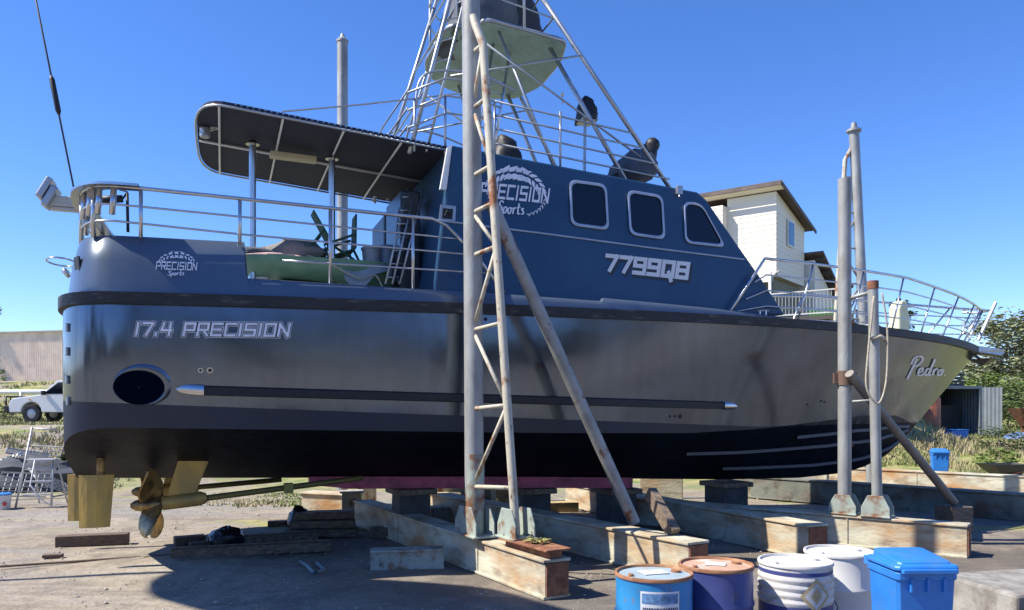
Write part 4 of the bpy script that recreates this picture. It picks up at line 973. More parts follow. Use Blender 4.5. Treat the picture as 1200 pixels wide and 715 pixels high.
# timber prop leaning on the second beam
a, b_ = Vector((2.08, 10.2, .5)), P(762, 577, 10.75); d = b_-a
e_ = MB(); M = d.to_track_quat('Z', 'X').to_matrix().to_4x4(); mid = (a+b_)/2
vs = [M @ Vector((x*.09, y*.06, z*d.length/2))+mid for z in (-1, 1) for x, y in ((-1, -1), (1, -1), (1, 1), (-1, 1))]
e_.add(vs, [(3, 2, 1, 0), (4, 5, 6, 7), (0, 1, 5, 4), (1, 2, 6, 5), (2, 3, 7, 6), (3, 0, 4, 7)])
o = e_.build('timber_prop', timber, None, bevel=.008); tag(o, 'grey timber prop leaning on the cream beam behind the drums', 'timber')
# crumpled leaves on the nearest beam
mb = MB()
cc_ = Vector((.50, 8.85, 0))+D1*.42
for k in range(60):
    c = cc_+Vector((rnd.gauss(0, .07), rnd.gauss(0, .05), .57+rnd.uniform(0, .04))); q = Matrix.Rotation(rnd.uniform(0, 6.3), 3, 'Z') @ Matrix.Rotation(rnd.uniform(-1, 1), 3, 'X')
    mb.add([c+q @ Vector(v) for v in ((-.045, 0, 0), (0, -.018, .01), (.045, 0, 0), (0, .018, .012))], [(0, 1, 2, 3)])
o = mb.build('dry_leaves', mat('dry_yellow_leaves', (.35, .33, .12), .9, 0, .35, 9), None, fix=False); tag(o, 'little heap of dry yellow leaves on the nearest cradle beam', 'leaves')

# ---------------- drums and bins ----------------
def drum(x, y, m_body, m_rim, label, ribs='standard', bands=None, lid=None, sc=1.0):
    e = empty('steel_drum', (x, y, 0), rnd.uniform(0, 6), label, 'drum', 'drums at the front of the yard'); R = .288*sc; H = .88
    prof = [(R-.012, .0), (R, .012), (R, .03)]
    z = .03
    for zr in ((.3, .58) if ribs == 'standard' else (.12, .2, .28, .36, .58, .64, .70, .76)):
        prof += [(R, zr-.025), (R+.010, zr-.008), (R+.010, zr+.008), (R, zr+.025)]
    prof += [(R, H-.03)]
    mb = MB(); mb.lathe((0, 0, 0), prof, 48); mb.build('drum_body', m_body, e, sm='auto')
    mb = MB(); mb.lathe((0, 0, 0), [(R-.001, H-.03), (R+.009, H-.026), (R+.011, H-.012), (R+.006, H), (R-.008, H), (R-.012, H-.018)], 48, cap=False); mb.build('drum_rim', m_rim, e, sm='auto')
    mb = MB(); mb.lathe((0, 0, 0), [(R-.010, H-.02), (R-.03, H-.022), (.05, H-.014), (.0001, H-.013)], 40); mb.build('drum_lid', lid or m_rim, e, sm='auto')
    for (a, r_) in ((.4, .04), (3.5, .022)):
        mb = MB(); mb.lathe((.2*math.cos(a), .2*math.sin(a), H-.02), [(r_, 0), (r_, .018), (r_*.6, .02), (.0001, .012)], 14); mb.build('bung', m_rim, e, sm='auto')
    if bands:
        for z0_, z1_ in bands:
            mb = MB(); mb.lathe((0, 0, 0), [(R+.0025, z0_), (R+.0025, z1_)], 48); f = mb.f; mb.f = f[:48]; mb.m = mb.m[:48]; mb.build('painted_band', mat('violet_blue_paint', (.05, .06, .2), .5, 0, .15, 5), e, sm='auto')
    return e
blue_d = mat('blue_drum_paint', (.02, .19, .42), .42, 0, .16, 4, .5, (.13, .11, .09), .64, .04, scale2=7, bscale=3)
viol_d = mat('violet_drum_paint', (.045, .06, .2), .42, 0, .2, 4, .5, (.1, .09, .12), .64, .05, bscale=3)
wht_d = mat('scuffed_white_drum', (.55, .54, .52), .5, 0, .1, 4, .05, (.26, .2, .15), .60, .06)
rim_o = mat('orange_rust_rim', (.36, .18, .09), .75, 0, .3, 8, .2, (.2, .08, .04), .55, .1)
lid_o = mat('orange_and_blue_lid', (.30, .38, .42), .6, 0, .2, 4, .1, (.40, .24, .13), .63, .08, scale2=4)
d1 = drum(1.083, 6.08, blue_d, rim_o, 'bright blue drum with white paper label and rusty rim', lid=lid_o)
d2 = drum(1.64, 6.40, viol_d, rim_o, 'violet blue drum with orange rusty rim', lid=mat('pale_orange_lid', (.5, .3, .2), .6, 0, .2, 4, 0, (.6, .55, .5), .55, .08))
wl = mat('dirty_white_lid', (.6, .58, .54), .55, 0, .12, 5, .05, (.3, .17, .08), .66, .05)
d3 = drum(2.33, 6.55, wht_d, wl, 'ribbed white drum with violet bands and a hazard diamond', ribs='many', bands=((.795, .825), (.44, .55)), lid=wl)
d4 = drum(2.87, 6.98, mat('clean_white_drum', (.66, .66, .64), .45, 0, .06, 3, 0, (.36, .32, .26), .63, .06), wl, 'plain white drum beside the blue wheelie bin', lid=wl)
for e in (d1, d2, d3, d4): e.rotation_euler = (0, 0, 0)
def drum_patch(e, a0, a1, z0, z1, R, name, m_, diamond=False, n=10):
    mb = MB(); rows = []
    for i in range(n+1):
        t = i/n; a = a0+(a1-a0)*t
        if diamond: h = (1-abs(2*t-1))*(z1-z0)/2+.0005; zc = (z0+z1)/2; z_0, z_1 = zc-h, zc+h
        else: z_0, z_1 = z0, z1
        rows.append([(R*math.cos(a), R*math.sin(a), z_0), (R*math.cos(a), R*math.sin(a), z_1)])
    mb.grid(rows); return mb.build(name, m_, e, fix=False)
av = math.atan2(-6.08, -1.083)   # direction from the drum to the viewer
paper = mat('label_paper', (.68, .7, .72), .6, 0, .05, 9); ink = mat('label_ink', (.05, .07, .12), .6); inkb = mat('label_blue_picture', (.12, .25, .45), .6, 0, .5, 30)
lb = drum_patch(d1, av-.34, av+.68, .44, .79, .2905, 'paper_label', paper)
drum_patch(d1, av-.30, av+.64, .70, .775, .2918, 'label_picture', inkb).parent = d1
rr = random.Random(3)
for k, (z, th) in enumerate(((.655, .018), (.62, .007), (.60, .007), (.58, .007), (.55, .005), (.53, .005), (.50, .005), (.46, .005))):
    a = av-.28
    while a < av+.60:
        w_ = rr.uniform(.02, .06); 
        if not (k in (2, 3) and a > av+.42): drum_patch(d1, a, min(a+w_, av+.64), z, z+th, .2918, 'label_text', ink, n=2)
        a += w_+.016
av3 = math.atan2(-6.55, -2.33)
gold = mat('faded_gold_print', (.42, .34, .18), .6)
drum_patch(d3, av3+.12, av3+1.0, .50, .79, .2995, 'hazard_diamond', gold, True, 12)
drum_patch(d3, av3+.22, av3+.9, .54, .75, .3005, 'hazard_diamond_inner', wht_d, True, 12)
drum_patch(d3, av3+.4, av3+.72, .585, .705, .3015, 'hazard_symbol', gold, True, 12)
drum_patch(d3, av3+.62, av3+.85, .40, .46, .2935, 'small_sticker', mat('blue_sticker', (.05, .1, .4), .5))
av4 = math.atan2(-6.98, -2.87); dd = drum_patch(d4, av4-.30, av4-.02, .36, .52, .2895, 'hazard_diamond', ink, True, 12); drum_patch(d4, av4-.27, av4-.05, .385, .495, .2905, 'hazard_diamond_inner', white, True, 12)
lbl = MB(); lbl.box((.0, .02, .872), (.2, .14, .003), rz=.3); lbl.build('lid_label', paper, d1)
lbl = MB(); lbl.box((.0, .02, .872), (.16, .12, .003), rz=-.3); lbl.build('lid_label', paper, d2)

bin_b = mat('blue_bin_plastic', (.025, .19, .58), .45, 0, .12, 5, .06, (.06, .18, .42), .6, .1, spec=.5)
def wheelie(loc, rz, label, sc=1.0, cat='bin'):
    e = empty('wheelie_bin', loc, rz, label, cat); W, D, H = .43*sc, .44*sc, 1.0*sc
    secs = []
    for z, f in ((.08, .80), (.1, .82), (.6, .91), (.93, .97), (.935, 1.02), (.985, 1.02), (.99, .98)):
        w_, d_ = W/2*f, D/2*f; secs.append([Vector((x*w_*(1-.0), y*d_, z*sc)) for x, y in ((-1, -.9), (-.9, -1), (.9, -1), (1, -.9), (1, .9), (.9, 1), (-.9, 1), (-1, .9))])
    mb = MB(); mb.grid(secs, closed=True); mb.face(range(8)); n = len(mb.v); mb.face(range(n-8, n)); mb.build('bin_body', bin_b, e, sm='auto', bevel=.004)
    # lid: domed panel with stepped rim and lifting bar in front
    ls = []
    for z, f in ((1.0, 1.06), (1.02, 1.07), (1.035, 1.03), (1.038, .9), (1.052, .87), (1.056, .82)):
        w_, d_ = W/2*f, D/2*f; ls.append([Vector((x*w_, y*d_+.0, z*sc+(.018*(y+1) if f < .9 else 0))) for x, y in ((-1, -.88), (-.88, -1), (.88, -1), (1, -.88), (1, .88), (.88, 1), (-.88, 1), (-1, .88))])
    mb = MB(); mb.grid(ls, closed=True); mb.face(range(8)); n = len(mb.v); mb.face(range(n-8, n)); mb.box((0, -D/2*1.1, 1.0*sc), (W*.9, .05*sc, .03*sc)); lid = mb.build('bin_lid', bin_b, e, sm='auto', bevel=.004)
    mb = MB(); mb.tube([(-W*.46, D/2*1.12, 1.0*sc), (W*.46, D/2*1.12, 1.0*sc)], .016*sc); mb.box((-W*.46, D*.53, .99*sc), (.03, .08, .06)); mb.box((W*.46, D*.53, .99*sc), (.03, .08, .06)); mb.build('bin_handle', bin_b, e, sm='auto')
    for s_ in (-1, 1):
        mb = MB(); mb.lathe((s_*W*.47, D*.38, .1*sc), [(.0001, -.025), (.1*sc, -.025), (.1*sc, .025), (.0001, .025)], 18, 0, Matrix.Rotation(math.pi/2, 4, 'Y')); mb.build('wheel', black, e, sm='auto')
    for k in (-1, 0, 1):
        mb = MB(); mb.box((k*W*.27, -D/2*.985, .9*sc), (.02, .04, .1)); mb.build('body_rib', bin_b, e, bevel=.004)
    return e
wheelie((2.88, 5.75, 0), rad(2), 'large blue wheelie bin at the front beside the white drum')
wheelie((11.6, 21.6, terr(11.6, 21.6)-.12), rad(-20), 'small far blue wheelie bin on the grass behind the farthest beam', 1.0)
mb = MB(); mb.box((6.75, 8.3, .2), (4.5, 1.0, .4), rz=rad(12)); o = mb.build('concrete_block', conc, None, bevel=.03); tag(o, 'long rough concrete block at the bottom right corner', 'concrete')

# ---------------- clutter at the left ----------------
# black rubbish bag
def blob(name, c, s_, m_, label, cat, jit=.16, n=18, k=10, knot=False):
    mb = MB(); rows = []; c = Vector(c)
    for i in range(k+1):
        th = math.pi*i/k; rows.append([])
        for j in range(n):
            a = 2*math.pi*j/n; f = 1+jit*math.sin(a*3+i*1.7)*.5+rnd.uniform(-jit, jit)*.45
            z = -math.cos(th); 
            rows[-1].append(c+Vector((math.sin(th)*math.cos(a)*s_[0]*f, math.sin(th)*math.sin(a)*s_[1]*f, max(z, -.55)*s_[2]*f+.55*s_[2])))
    mb.grid(rows, closed=True)
    o = mb.build(name, m_, None, sm='auto'); tag(o, label, cat)
    if knot: kb = MB(); kb.lathe(c+Vector((0, 0, s_[2]*1.45)), [(.05, 0), (.03, .05), (.06, .12)], 8); kb.build('knot', m_, o)
    return o
bagm = mat('black_bin_liner', (.015, .015, .018), .25, 0, .2, 5, .5, bscale=12)
b_ = G(262, 642); blob('rubbish_bag', (b_.x, b_.y+.15, 0), (.29, .22, .19), bagm, 'black tied rubbish bag lying on the dirt', 'rubbish bag', knot=False)
b_ = G(348, 628); blob('rubbish_bag', (b_.x, b_.y+.15, 0), (.2, .2, .3), bagm, 'crumpled black bag leaning on the end of the stacked timbers', 'rubbish bag')
b_ = G(320, 634); blob('paper_scrap', (b_.x, b_.y, 0), (.18, .12, .07), timber_y, 'crumpled tan paper lying on the short plank', 'paper', .3)
b_ = G(368, 668); mb = MB(); mb.tube([G(352, 658, .02), G(360, 663, .03), G(368, 672, .03), G(380, 668, .02), G(372, 660, .04)], .025, 6); o = mb.build('rope_scrap', mat('pale_blue_rag', (.25, .33, .36), .9), None, sm=True); tag(o, 'pale blue scrap of rope lying in the boat shadow', 'rope')
# folding steel steps
e = empty('step_ladder', (G(48, 594).x, G(48, 594).y, 0), rad(12), 'white folding step ladder standing at the stern', 'step ladder')
am = mat('chalky_white_aluminium', (.5, .5, .48), .5, .3, .1, 5)
for sx in (-.28, .28):
    mb = MB(); mb.tube([(sx-.12, -.25, 0), (sx*.8+.02, .1, 1.68)] if sx < 0 else [(sx, -.25, 0), (sx*.7+.03, .02, .98)], .022, 8); mb.build('front_rail', am, e, sm=True)
    mb = MB(); mb.tube([(sx+.08, .5, 0), (sx*.8+.06, .08, 1.0)], .018, 8); mb.build('rear_leg', am, e, sm=True)
mb = MB(); mb.tube([(-.2, .1, 1.66), (.3, .12, 1.62)], .018, 8); mb.build('hand_rail', am, e, sm=True)
for z, y in ((.28, -.19), (.55, -.12), (.8, -.05), (1.0, .02)):
    mb = MB(); mb.box((0, y, z), (.54, .11 if z < .9 else .3, .03)); mb.build('step', am, e, bevel=.005)
mb = MB(); mb.tube([(-.05, -.2, 1.0), (-.1, -.3, .5), (.1, -.35, .2), (.35, -.3, .02)], .015, 6); o = mb.build('ladder_cord', white, e, sm=True)
# bucket
c = G(2, 597); e = empty('bucket', (c.x, c.y, 0), 0, 'white plastic bucket with blue rim at the left edge', 'bucket')
mb = MB(); mb.lathe((0, 0, 0), [(.15, 0), (.18, .3), (.17, .3), (.14, .02)], 24); mb.build('bucket_body', white, e, sm='auto')
mb = MB(); mb.lathe((0, 0, .3), [(.185, 0), (.19, .02), (.17, .035), (.0001, .035)], 24); mb.build('bucket_rim', bin_b, e, sm='auto')
mb = MB(); mb.lathe((.14, -.12, .13), [(.04, -.01), (.04, .02)], 12, 0, Matrix.Rotation(math.pi/2, 4, 'X')); mb.build('bucket_mark', mat('red_print', (.5, .05, .04), .5), e)
# heap of lattice crates and wire frames
mesh_m = mat('grey_wire_frames', (.30, .31, .32), .6, .2, .2, 8)
labs = ['white wire rack leaning lowest on the heap by the bucket', 'grey wire rack lying flat on top of the heap', 'grey wire rack standing behind the heap', 'dark wire rack leaning at the far left of the heap', 'pale wire rack nearest the step ladder']
for k, (px, py, hz, rx, ry, rz) in enumerate(((18, 588, .35, .9, .1, .2), (25, 570, .85, .15, .2, .5), (45, 566, .7, 1.2, .1, -.3), (-8, 575, .6, .7, -.4, .1), (52, 582, .3, .5, .5, .9))):
    c = G(px, py); mb = MB(); M = Matrix.Translation((c.x, c.y+.3, hz)) @ Matrix.Rotation(rz, 4, 'Z') @ Matrix.Rotation(rx, 4, 'X') @ Matrix.Rotation(ry, 4, 'Y')
    W_, H_ = 1.0, .62
    for i in range(9): x = -W_/2+W_*i/8; mb.tube([M @ Vector((x, -H_/2, 0)), M @ Vector((x, H_/2, 0))], .01, 4)
    for i in range(6): y = -H_/2+H_*i/5; mb.tube([M @ Vector((-W_/2, y, .012)), M @ Vector((W_/2, y, .012))], .012, 4)
    mb.tube([M @ Vector(v) for v in ((-W_/2, -H_/2, 0), (W_/2, -H_/2, 0), (W_/2, H_/2, 0), (-W_/2, H_/2, 0))], .022, 6, closed=True)
    o = mb.build('wire_rack', mesh_m if k % 2 == 0 else alu, None); tag(o, labs[k], 'wire rack', 'wire racks heaped on the bank')
c = G(18, 578); blob('tarpaulin', (c.x-.2, c.y+.9, 0), (1.5, .7, .5), mat('dusty_dark_tarpaulin', (.05, .055, .07), .8, 0, .3, 4, .5), 'dusty dark tarpaulin heap beneath the wire racks', 'tarpaulin', .3, 24)
# guy cable hanging from above to the stern
a, b_ = P(88, 228, 10.3), P(22, -100, 10.3); e = tag(MB().tube([a, b_], .012, 6).build('guy_cable', mat('dark_wire_rope', (.06, .06, .07), .6, .4), None, sm=True), 'dark wire cable with a turnbuckle hanging down to the stern rail', 'cable')
t0, t1 = (a).lerp(b_, .285), (a).lerp(b_, .425); MB().tube([t0, t0.lerp(t1, .1), t0.lerp(t1, .9), t1], [.015, .035, .035, .015], 8).build('turnbuckle', black, e, sm=True)

# ---------------- things on deck ----------------
def in_boat(u, y, z): return BM @ Vector((u, y, z))
c = L(370, 300, -.2)
td = empty('tender', in_boat(3.05, -.3, 3.48), YAW, 'small green dinghy on the aft deck half under a grey cloth', 'dinghy')
mb = MB(); rows = []
for i in range(13):
    t = i/12; u = -1.35+2.7*t; w_ = .62*(1-(abs(2*t-1))**4*.5); zb = .42+.34*(1-t)**1.4*.6; rows.append([Vector((u, w_*math.cos(a), .80-(.80-zb)*math.sin(a)**.8 if 0 < a < math.pi else .80)) for a in [math.pi*k/10 for k in range(11)]])
mb.grid(rows); mb.grid([[r[0], r[-1]] for r in rows]); mb.build('dinghy_hull', mat('faded_green_paint', (.15, .29, .19), .5, 0, .15, 4), td, sm='auto')
rows = [[Vector((.35+1.05*i/7, y*1.12, .87-.5*(abs(y)/.64)**3*(.75+.25*math.sin(i*1.3)) - (.03*math.sin(i+y*9)))) for y in [(-.64+1.28*k/10) for k in range(11)]] for i in range(8)]
mb = MB(); mb.grid(rows); mb.build('grey_cloth', mat('light_grey_cloth', (.32, .36, .38), .85, 0, .08, 6, .2), td, sm=True, fix=False)
mb = MB(); mb.tube([(-.75, 0, -.03), (-.75, 0, .56)], .11, 12); mb.build('pedestal', white, td, sm='auto'); mb = MB(); mb.box((-.15, 0, .24), (.75, .5, .5)); mb.build('cradle_box', mat('dark_green_box', (.02, .05, .04), .6), td, bevel=.02)
def deck_item(name, u, y, z, label, cat): return empty(name, in_boat(u, y, z), YAW, label, cat)
o = blob('cushion', in_boat(2.1, -.45, 4.30), (.42, .3, .09), canvas_g, 'dark grey cushion lying at the aft end of the green dinghy', 'cushion', .1); 
o = blob('towel', in_boat(2.35, -.5, 4.26), (.62, .36, .05), mat('pink_white_towel', (.6, .42, .45), .9, 0, .2, 5), 'pink and white towel spread under the dark cushion', 'towel', .12)
o = blob('sail_bag', in_boat(2.75, -.35, 4.30), (.45, .3, .2), mat('brown_grey_bag', (.2, .19, .17), .85, 0, .2, 5, .3), 'brown grey cloth bag between cushion and green chairs', 'bag', .22)
for k, (u, zz, ry, lab) in enumerate(((3.15, 4.40, -.9, 'dark green plastic chair tipped on its back on the dinghy'), (3.42, 4.42, -.35, 'dark green plastic chair with its tall back raised beside the canopy post'))):
    e = deck_item('plastic_chair', u, -.3, zz, lab, 'chair'); e['group'] = 'green plastic chairs on deck'; e.rotation_euler = (0, ry, YAW)
    mb = MB(); mb.prism([(-.22, -.22, .0), (.22, -.25, .0), (.22, .25, .0), (-.22, .22, .0)], (0, 0, .03)); mb.build('seat', hull_low, e, bevel=.01)
    mb = MB(); mb.prism([(.22, -.22, .02), (.42, -.17, .52), (.42, .17, .52), (.22, .22, .02)], (.03, 0, 0)); mb.build('backrest', hull_low, e, bevel=.01)
    for x in (-.2, .2):
        for y in (-.2, .2): mb = MB(); mb.tube([(x, y, 0), (x*1.2, y*1.2, -.4)], .02, 6); mb.build('leg', hull_low, e)
    for y in (-.25, .25): mb = MB(); mb.tube([(-.2, y, -.05), (-.2, y, .2), (.3, y, .22)], .02, 6); mb.build('armrest', hull_low, e)
for (px, s_, hh, m_, lab) in ((446, .15, .26, mat('pale_grey_bucket', (.4, .42, .44), .5), 'pale grey bucket beside the green chairs on deck'), (490, .13, .3, mat('blue_grey_tub', (.18, .25, .32), .5), 'blue grey tub on the grey cloth'), (432, .22, .42, mat('slate_tub', (.12, .2, .26), .4), 'tall slate blue tub beside the cabin door')):
    u = {446: 3.9, 490: 4.15, 432: 4.3}[px]; y = -.35 if px != 432 else .1
    e = deck_item('deck_tub', u, y, 4.31 if px != 432 else 4.27, lab, 'tub')
    mb = MB(); mb.lathe((0, 0, 0), [(s_*.85, 0), (s_, hh), (s_+.012, hh), (s_+.012, hh-.03), (s_*.95, hh-.03)], 20); mb.build('tub_body', m_, e, sm='auto'); mb = MB(); mb.lathe((0, 0, hh), [(s_, 0), (s_*.9, .015), (.0001, .02)], 20); mb.build('tub_lid', m_, e, sm='auto')
# jerry can at the bow
c = L(1054, 372, .1); e = deck_item('jerry_can', c.x, c.y, 3.48, 'pale yellow jerry can standing on the foredeck', 'jerry can'); jm = mat('pale_yellow_plastic', (.68, .68, .42), .5, 0, .1, 4); h_ = .82
mb = MB(); mb.prism([(-.15, -.14, 0), (.13, -.14, 0), (.13, -.14, h_*.6), (.06, -.14, h_), (-.07, -.14, h_), (-.15, -.14, h_*.8)], (0, .28, 0)); mb.build('can_body', jm, e, bevel=.03)
mb = MB(); mb.tube([(-.02, 0, h_), (-.02, 0, h_+.06)], .05, 10); mb.build('cap', black, e); mb = MB(); mb.tube([(.07, 0, h_-.02), (.11, 0, h_), (.14, 0, h_*.62)], .025, 8); mb.build('handle', jm, e, sm=True)

for k, (x0, x1, y1) in enumerate(((458, 470, 224), (463, 480, 220), (470, 474, 232), (476, 492, 226), (484, 488, 238))):
    a_, b_ = BM @ L(x0, 334, -1.15+.12*k), BM @ L(x1, y1, -.9+.12*k); o = MB().tube([a_, a_.lerp(b_, .3), b_], [.022, .012, .006], 6).build('fishing_rod', black, None, sm=True); MB().lathe(a_.lerp(b_, .22)+Vector((0, -.05, 0)), [(.001, -.04), (.045, -.035), (.045, .035), (.001, .04)], 12, 0, Matrix.Rotation(math.pi/2, 4, 'Y')).build('reel', black, o, sm='auto')
    tag(o, 'fishing rod leaning by the cabin door, %s from the stern' % ('first', 'second', 'third', 'fourth', 'fifth')[k], 'fishing rod', 'fishing rods beside the cabin door')
MB_r = MB().tube(curve([in_boat(*p) for p in ((2.9, -.6, 4.36), (3.2, -.9, 4.2), (3.6, -1.0, 4.0), (3.85, -1.0, 4.05), (4.0, -.98, 3.75), (4.1, -.95, 3.5))]), .014, 6); tag(MB_r.build('deck_rope', mat('pale_rope', (.42, .38, .3)), None, sm=True), 'slack rope hanging along the side of the green dinghy', 'rope')

# ---------------- ute ----------------
UG = terr(-18, 33)
e = empty('utility_truck', (-20.4, 32.2, UG), rad(0), 'white utility truck with black bull bar parked on the bank', 'truck')
cp_ = mat('white_car_paint', (.72, .73, .74), .25, 0, .03, 3, coat=.5)
def car_profile(): return [(.05, .42), (.02, .62), (.08, .86), (.2, .98), (1.1, 1.1), (1.35, 1.14), (2.0, 1.7), (2.9, 1.74), (3.15, 1.68), (3.3, 1.15), (5.05, 1.12), (5.1, .62), (5.0, .5), (4.6, .5)] + [(4.1+.42*math.cos(a), .42+.42*math.sin(a)) for a in [math.pi*k/8 for k in range(9)]] + [(1.4, .42)] + [(.95+.42*math.cos(a), .42+.42*math.sin(a)) for a in [math.pi*k/8 for k in range(9)]]
mb = MB(); mb.prism([(x, .0, z) for x, z in car_profile()], (0, 1.72, 0)); body = mb.build('body', cp_, e, bevel=.05)
for poly in (((1.45, 1.16), (2.05, 1.62), (2.35, 1.64), (2.35, 1.16)), ((2.42, 1.16), (2.42, 1.64), (2.85, 1.64), (3.05, 1.18))):
    for y in (-.006, 1.722): mb = MB(); mb.prism([(x, y, z) for x, z in poly], (0, .004, 0)); mb.build('side_window', glass, e)
mb = MB(); mb.prism([(1.36, .15, 1.15), (1.98, .22, 1.67), (1.98, 1.5, 1.67), (1.36, 1.57, 1.15)], (-.012, 0, .012)); mb.build('windscreen', glass, e)
for x in (.95, 4.1):
    for y in (.08, 1.64):
        wh = MB(); wh.lathe((x, y, .36), [(.2, -.1), (.34, -.1), (.36, -.07), (.36, .07), (.34, .1), (.2, .1), (.2, -.1)], 24, 0, Matrix.Rotation(math.pi/2, 4, 'X'), False); w_ = wh.build('wheel', black, e, sm='auto')
        wh = MB(); wh.lathe((x, y, .36), [(.0001, -.085), (.06, -.09), (.2, -.07), (.2, .07), (.06, .09), (.0001, .085)], 16, 0, Matrix.Rotation(math.pi/2, 4, 'X')); wh.build('rim', alu, w_, sm='auto')
mb = MB(); mb.box((-.05, .86, .55), (.2, 1.75, .3)); mb.build('bumper', black, e, bevel=.04)
mb = MB(); mb.tube([(-.15, .15, .6), (-.2, .2, 1.05), (-.2, 1.5, 1.05), (-.15, 1.55, .6)], .04, 8); mb.tube([(-.2, .5, .6), (-.2, .5, 1.05)], .03, 6); mb.tube([(-.2, 1.2, .6), (-.2, 1.2, 1.05)], .03, 6); mb.build('bull_bar', black, e, sm=True)
for y in (.12, 1.4): mb = MB(); mb.box((.07, y+.1, .8), (.1, .28, .16)); mb.build('headlight', glass, e, bevel=.02)
mb = MB(); mb.box((.9, -.012, .93), (.1, .01, .05)); mb.build('side_repeater', mat('amber_lens', (.7, .3, .05), .4), e)
mb = MB(); mb.box((1.5, -.1, 1.2), (.12, .16, .18)); mb.build('mirror', black, e, bevel=.02)

# ---------------- long shed and pipe rail ----------------
sh = empty('long_shed', (-33, 60, terr(-33, 60)-.3), rad(-14), 'long low beige corrugated shed behind the white truck', 'shed')
mb = MB(); n = 180; Ls = 36; rows = []
for i in range(n*2+1):
    x = -Ls/2+Ls*i/(2*n); y = -.05 if (i % 2) else .03; rows.append([(x, y, 0), (x, y, 4.1)])
mb.grid(rows); mb.box((0, 5.1, 2.0), (Ls, 10, 4.0)); mb.build('wall', mat('beige_corrugated_iron', (.88, .74, .60), .6, 0, .08, 1.5, 0, (.76, .62, .5), .55, .1), sh)
mb = MB(); mb.prism([(-Ls/2-.2, -.3, 4.1), (-Ls/2-.2, 5, 4.35), (-Ls/2-.2, 10.3, 4.1)], (Ls+.4, 0, 0)); mb.build('roof', mat('pale_roof_iron', (.45, .44, .42), .5, .2), sh)
mb = MB(); mb.box((0, -.14, 4.07), (Ls+.3, .12, .1)); mb.build('gutter', white, sh)
pr = empty('pipe_rail', (-27, 44, terr(-27, 44)), 0, 'low white pipe rail running along the bank in front of the shed', 'rail')
mb = MB(); mb.tube([(-12, 0, .85), (12, .5, .85)], .14, 10); mb.build('rail_pipe', white, pr, sm=True)
for k in range(9): mb = MB(); mb.tube([(-11+2.7*k, .1, -.3), (-11+2.7*k, .1, .85)], .07, 8); mb.build('post', white, pr, sm=True)

# ---------------- house ----------------
HC = Vector((10.63, 32.0, 0)); ld = Vector((-.80, .60, 0)); rd_ = Vector((.60, .80, 0))
def hp(a, b_, z): return HC+ld*a+rd_*b_+Vector((0, 0, z))
hg = terr(11, 37)-.5
house = empty('weatherboard_house', (HC.x, HC.y, hg), math.atan2(ld.y, ld.x), 'cream weatherboard house on high stumps above the cabin front', 'house')
HI = (Matrix.Translation(house.location) @ Matrix.Rotation(math.atan2(ld.y, ld.x), 4, 'Z')).inverted()
def hbuild(mb, name, m_, parent=None, **k):
    mb.v = [tuple(HI @ Vector(v)) for v in mb.v]; return mb.build(name, m_, parent or house, **k)
wb = bpy.data.materials.new('cream_weatherboard')
wb.use_nodes = True
def weatherboard(m, col):
    nt = m.node_tree; N = nt.nodes; K = nt.links; b = N['Principled BSDF']; b.inputs['Base Color'].default_value = (*col, 1); b.inputs['Roughness'].default_value = .6
weatherboard(wb, (.78, .73, .60))
def boards(mb, A, B, z0, z1, out, pitch=.21, skip=None):
    d = (B-A); z = z0
    while z < z1-.01:
        zt_ = min(z+pitch, z1); a0, b0 = A.copy(), B.copy()
        mb.add([a0+out*.022+Vector((0, 0, z)), b0+out*.022+Vector((0, 0, z)), b0+out*.008+Vector((0, 0, zt_)), a0+out*.008+Vector((0, 0, zt_)), a0+Vector((0, 0, z)), b0+Vector((0, 0, z))], [(0, 1, 2, 3), (4, 5, 1, 0)]); z = zt_
zf, ze = 7.35, 10.75
LL, DD = 4.6, 3.6
nf, nr_ = -rd_, -ld
mb = MB(); mb.prism([hp(.05, .05, zf), hp(LL, .05, zf), hp(LL, DD, zf), hp(.05, DD, zf)], (0, 0, ze-zf-.75)); hbuild(mb, 'wall_core', wb)
mb = MB(); boards(mb, hp(0, 0, 0), hp(2.05, 0, 0), zf, ze, nf); wf = hbuild(mb, 'front_wall', wb, fix=False)
mb = MB(); mb.prism([hp(0, 0, zf), hp(0, DD, zf), hp(0, DD, ze-.85), hp(0, 0, ze)], ld*.1); boards(mb, hp(0, 0, 0), hp(0, DD, 0), zf, ze-.85, nr_); hbuild(mb, 'side_wall', wb, fix=False)
mb = MB(); boards(mb, hp(2.05, -.5, 0), hp(LL+.2, -.5, 0), zf+.75, ze-.35, nf); mb.prism([hp(2.05, -.5, zf+.75), hp(LL+.2, -.5, zf+.75), hp(LL+.2, .2, zf+.75), hp(2.05, .2, zf+.75)], (0, 0, ze-zf-1.1)); hbuild(mb, 'bay', wb, fix=False)
mb = MB(); roof_m = mat('brown_roof_iron', (.12, .09, .075), .6, 0, .3, 3)
def rz_(b_): return ze+.12-.25*(b_)
mb.prism([hp(-.35, -.45, rz_(-.45)), hp(LL+1.2, -.45, rz_(-.45)), hp(LL+1.2, DD+.5, rz_(DD+.5)), hp(-.35, DD+.5, rz_(DD+.5))], (0, 0, .07)); roofo = hbuild(mb, 'roof', roof_m)
mb = MB(); mb.prism([hp(-.36, -.47, rz_(-.47)-.16), hp(-.36, DD+.5, rz_(DD+.5)-.16), hp(-.36, DD+.5, rz_(DD+.5)), hp(-.36, -.47, rz_(-.47))], ld*-.04); hbuild(mb, 'barge_board', mat('dark_barge_board', (.1, .08, .07), .7), roofo)
